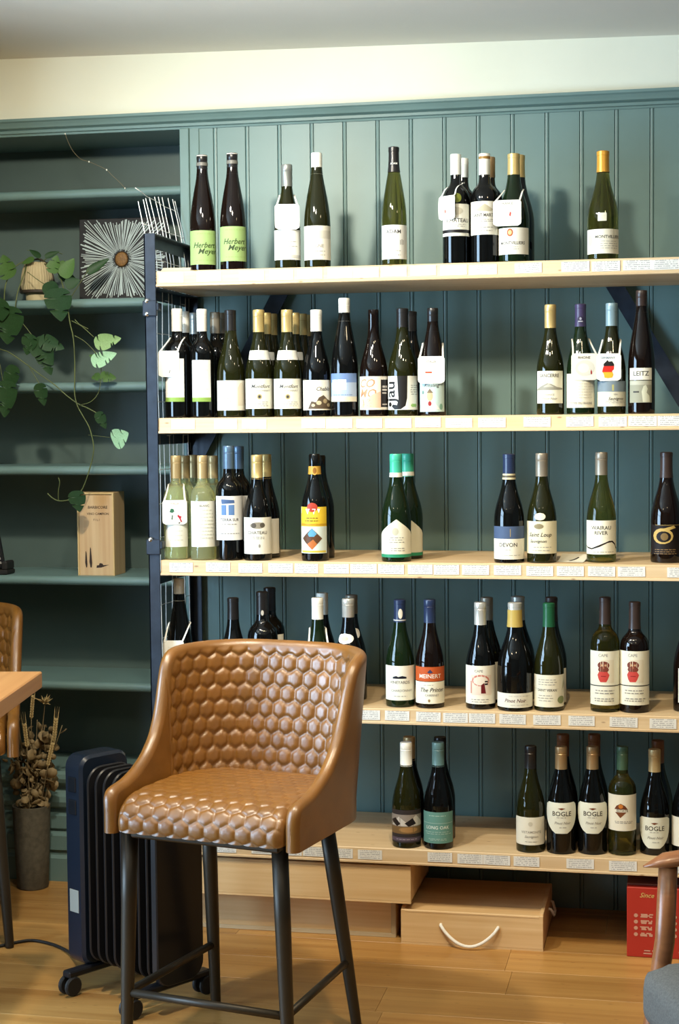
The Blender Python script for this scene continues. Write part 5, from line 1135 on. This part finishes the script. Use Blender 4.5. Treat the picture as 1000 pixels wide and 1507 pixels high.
MB().lathe([(.055, .028), (.057, .030), (.057, .036), (.055, .038), (.047, .034), (.046, .030)], 32).build('pot_stand', M_HOOP, tp, smooth=True, angle=40)
MB().lathe([(.001, .116), (.034, .114), (.035, .106)], 24).build('soil', mat('soil', (.02, .014, .008), .9), tp)
MB().tube([(.060*math.cos(a), .0, .032+.108*math.sin(a)) for a in np.linspace(0, PI, 17)], .0032, 8).build('hoop_handle', M_HOOP, tp, smooth=True)
YP = WY-.035       # plane in which the vines hang in front of the shelves
T0 = np.array((pc_[0], WY+.11, zp_))
def vine(pts, r=.0022, dep=0.0):
    P = []
    for q in pts:
        x, y = q[:2]; d = q[2] if len(q) > 2 else dep
        P.append(atY(x, y, YP+d)-T0)
    MB().tube(smooth_path(P, 5), r*.78, 6).build('vine', M_VINE, tp, smooth=True); return P
vine([(60, 388, .14), (78, 392, .08), (90, 412, .02), (99, 450), (103, 475), (108, 498), (110, 530), (110, 560), (110, 580), (114, 597), (122, 612), (131, 628), (136, 645), (138, 660), (136, 675), (132, 690), (127, 706), (121, 720), (112, 731), (100, 736), (86, 737), (76, 732), (70, 726)], .0026)
vine([(86, 736), (86, 722), (88, 710), (86, 703)], .0020)
vine([(-30, 505), (0, 514), (14, 519), (40, 537), (60, 552), (80, 566), (98, 582), (116, 595), (128, 600), (143, 608)], .0024, .002)
vine([(110, 470), (118, 478), (130, 484)], .0016); vine([(105, 472), (120, 480), (138, 496)], .0016); vine([(110, 494), (124, 502), (138, 516), (146, 528)], .0018)
vine([(118, 596), (132, 592), (142, 583), (147, 570), (149, 545), (147, 528)], .0014)
vine([(20, 460), (35, 478), (46, 492), (52, 500)], .0018); vine([(42, 538), (52, 555), (58, 565)], .0016); vine([(130, 640), (146, 642), (165, 644)], .0010)
vine([(50, 388, .13), (38, 384, .12), (20, 395, .1), (8, 420, .06), (6, 450, .02)], .0026); vine([(40, 385, .13), (35, 405, .05), (26, 430, .01), (22, 455)], .0024)
vine([(40, 400, .03), (56, 412, .01), (68, 420)], .0016); vine([(60, 385, .13), (52, 372, .12), (40, 368, .1)], .0016); vine([(62, 386, .13), (80, 372, .12), (92, 374, .1)], .0016)
vine([(104, 438, .02), (122, 410, .01), (130, 398)], .0016); vine([(0, 536), (4, 560), (8, 580)], .0016)
LCOL = {'dark': mat('leaf_dark', (.016, .046, .013), .55, spec=.3, var=.35, vscale=50), 'mid': mat('leaf_mid', (.055, .115, .026), .55, spec=.3, var=.3, vscale=50),
        'pale': mat('leaf_variegated', (.19, .31, .12), .55, spec=.3, var=.35, vscale=70), 'white': mat('leaf_pale', (.30, .50, .30), .55, spec=.3, var=.3, vscale=60)}
def leaf_mesh(slits, seed):
    """unit leaf, stalk at the origin, tip at +y; slits are notches cut in from the edge"""
    rl = random.Random(seed); n = 44; m_ = 5; top = []
    for i in range(n+1):
        t = i/n; hw = .40*math.sin(PI*t**.72)**.72*(1-.10*t) if 0 < t < 1 else 0.0
        top.append((t, hw))
    V = []; Fc = []
    for sd2 in (-1, 1):
        cuts = sorted(rl.uniform(.18, .82) for _ in range(slits))
        k0 = len(V)
        for i, (t, hw) in enumerate(top):
            dn = min([abs(t-c_) for c_ in cuts], default=1)
            h2 = hw*(.42 if dn < .018 else 1.0)
            for j in range(m_+1):
                f = j/m_; V.append((sd2*h2*f, t-.10*f*f*hw*1.5, .10*math.sin(PI*t)*(-.5+f*f*.9)*.6-.10*t*t))
        for i in range(n):
            for j in range(m_):
                a = k0+i*(m_+1)+j; q = (a, a+1, a+m_+2, a+m_+1); Fc.append(q if sd2 > 0 else q[::-1])
    V2 = V+[(x, y, z-.006) for x, y, z in V]; N_ = len(V)
    return mesh('leaf', V2, Fc+[tuple(i+N_ for i in f[::-1]) for f in Fc], True)
LM = [leaf_mesh(s, i) for i, s in enumerate((0, 2, 3, 4))]
LMC = {}
def leaf(px, py, size, ang, col, kind=1, d=-.01, tilt=.5, wd=1.0, roll=0.0):
    """px,py: pixel of the stalk end; ang: direction of the tip in the picture (0 right, 90 up); size metres"""
    p = atY(px, py, YP+d)-T0
    if (kind, col) not in LMC: LMC[(kind, col)] = LM[kind].copy(); LMC[(kind, col)].materials.append(LCOL[col])
    o = obj('leaf', LMC[(kind, col)], None, tp, tuple(p)); o.scale = (size*wd, size, size)
    # leaf plane faces the camera side (-Y) and is tipped by tilt
    o.rotation_euler = (Matrix.Rotation(math.radians(ang-90), 4, Vector((0, -1, 0))) @ Matrix.Rotation(PI/2+tilt-.5, 4, 'X') @ Matrix.Rotation(roll, 4, 'Y')).to_euler()
leaf(84, 424, .105, -88, 'dark', 1, -.03, .4, 1.15); leaf(70, 415, .07, -70, 'dark', 0, -.02, .3)
leaf(14, 450, .125, -100, 'dark', 2, -.02, .4, 1.1); leaf(4, 440, .10, -120, 'dark', 1, -.03, .4)
leaf(139, 506, .085, 12, 'pale', 2, -.02, .3, .8); leaf(135, 534, .085, 20, 'white', 3, -.02, .5, .75); leaf(150, 530, .05, 160, 'mid', 1, -.01, .4, .6)
leaf(148, 553, .05, -10, 'mid', 3, -.01, .2, .9); leaf(148, 553, .04, 190, 'mid', 1, -.01, .2, .8)
leaf(52, 498, .10, -60, 'dark', 3, -.01, .4); leaf(46, 492, .07, -110, 'dark', 2, -.015, .4); leaf(58, 500, .085, -20, 'dark', 2, -.01, .5, .8); leaf(60, 508, .10, -75, 'dark', 2, .0, .4, .8)
leaf(58, 564, .075, -85, 'dark', 1, -.01, .3, .8); leaf(22, 538, .10, -115, 'dark', 1, -.02, .4, .7); leaf(12, 560, .12, -100, 'dark', 2, -.015, .5, .8)
leaf(144, 606, .06, -70, 'dark', 1, -.01, .3, .8); leaf(166, 650, .068, 25, 'white', 1, -.02, .9, 1.25); leaf(112, 722, .07, -85, 'dark', 1, -.03, .4, 1.1)
leaf(14, 410, .085, 110, 'mid', 1, .05, .4); leaf(76, 402, .06, 75, 'mid', 1, .0, .4); leaf(92, 408, .07, 60, 'mid', 0, .0, .4, .9); leaf(96, 420, .05, 20, 'dark', 0, .0, .4); leaf(84, 398, .055, 30, 'mid', 1, .02, .4)
leaf(128, 402, .085, 35, 'dark', 0, .02, .3, .45); leaf(60, 378, .05, 150, 'dark', 0, .08, .4, .5); leaf(66, 378, .05, 20, 'dark', 0, .08, .4, .5); leaf(86, 403, .06, -20, 'dark', 0, .02, .2, .8); leaf(50, 380, .05, 200, 'mid', 0, .08, .4, .5)
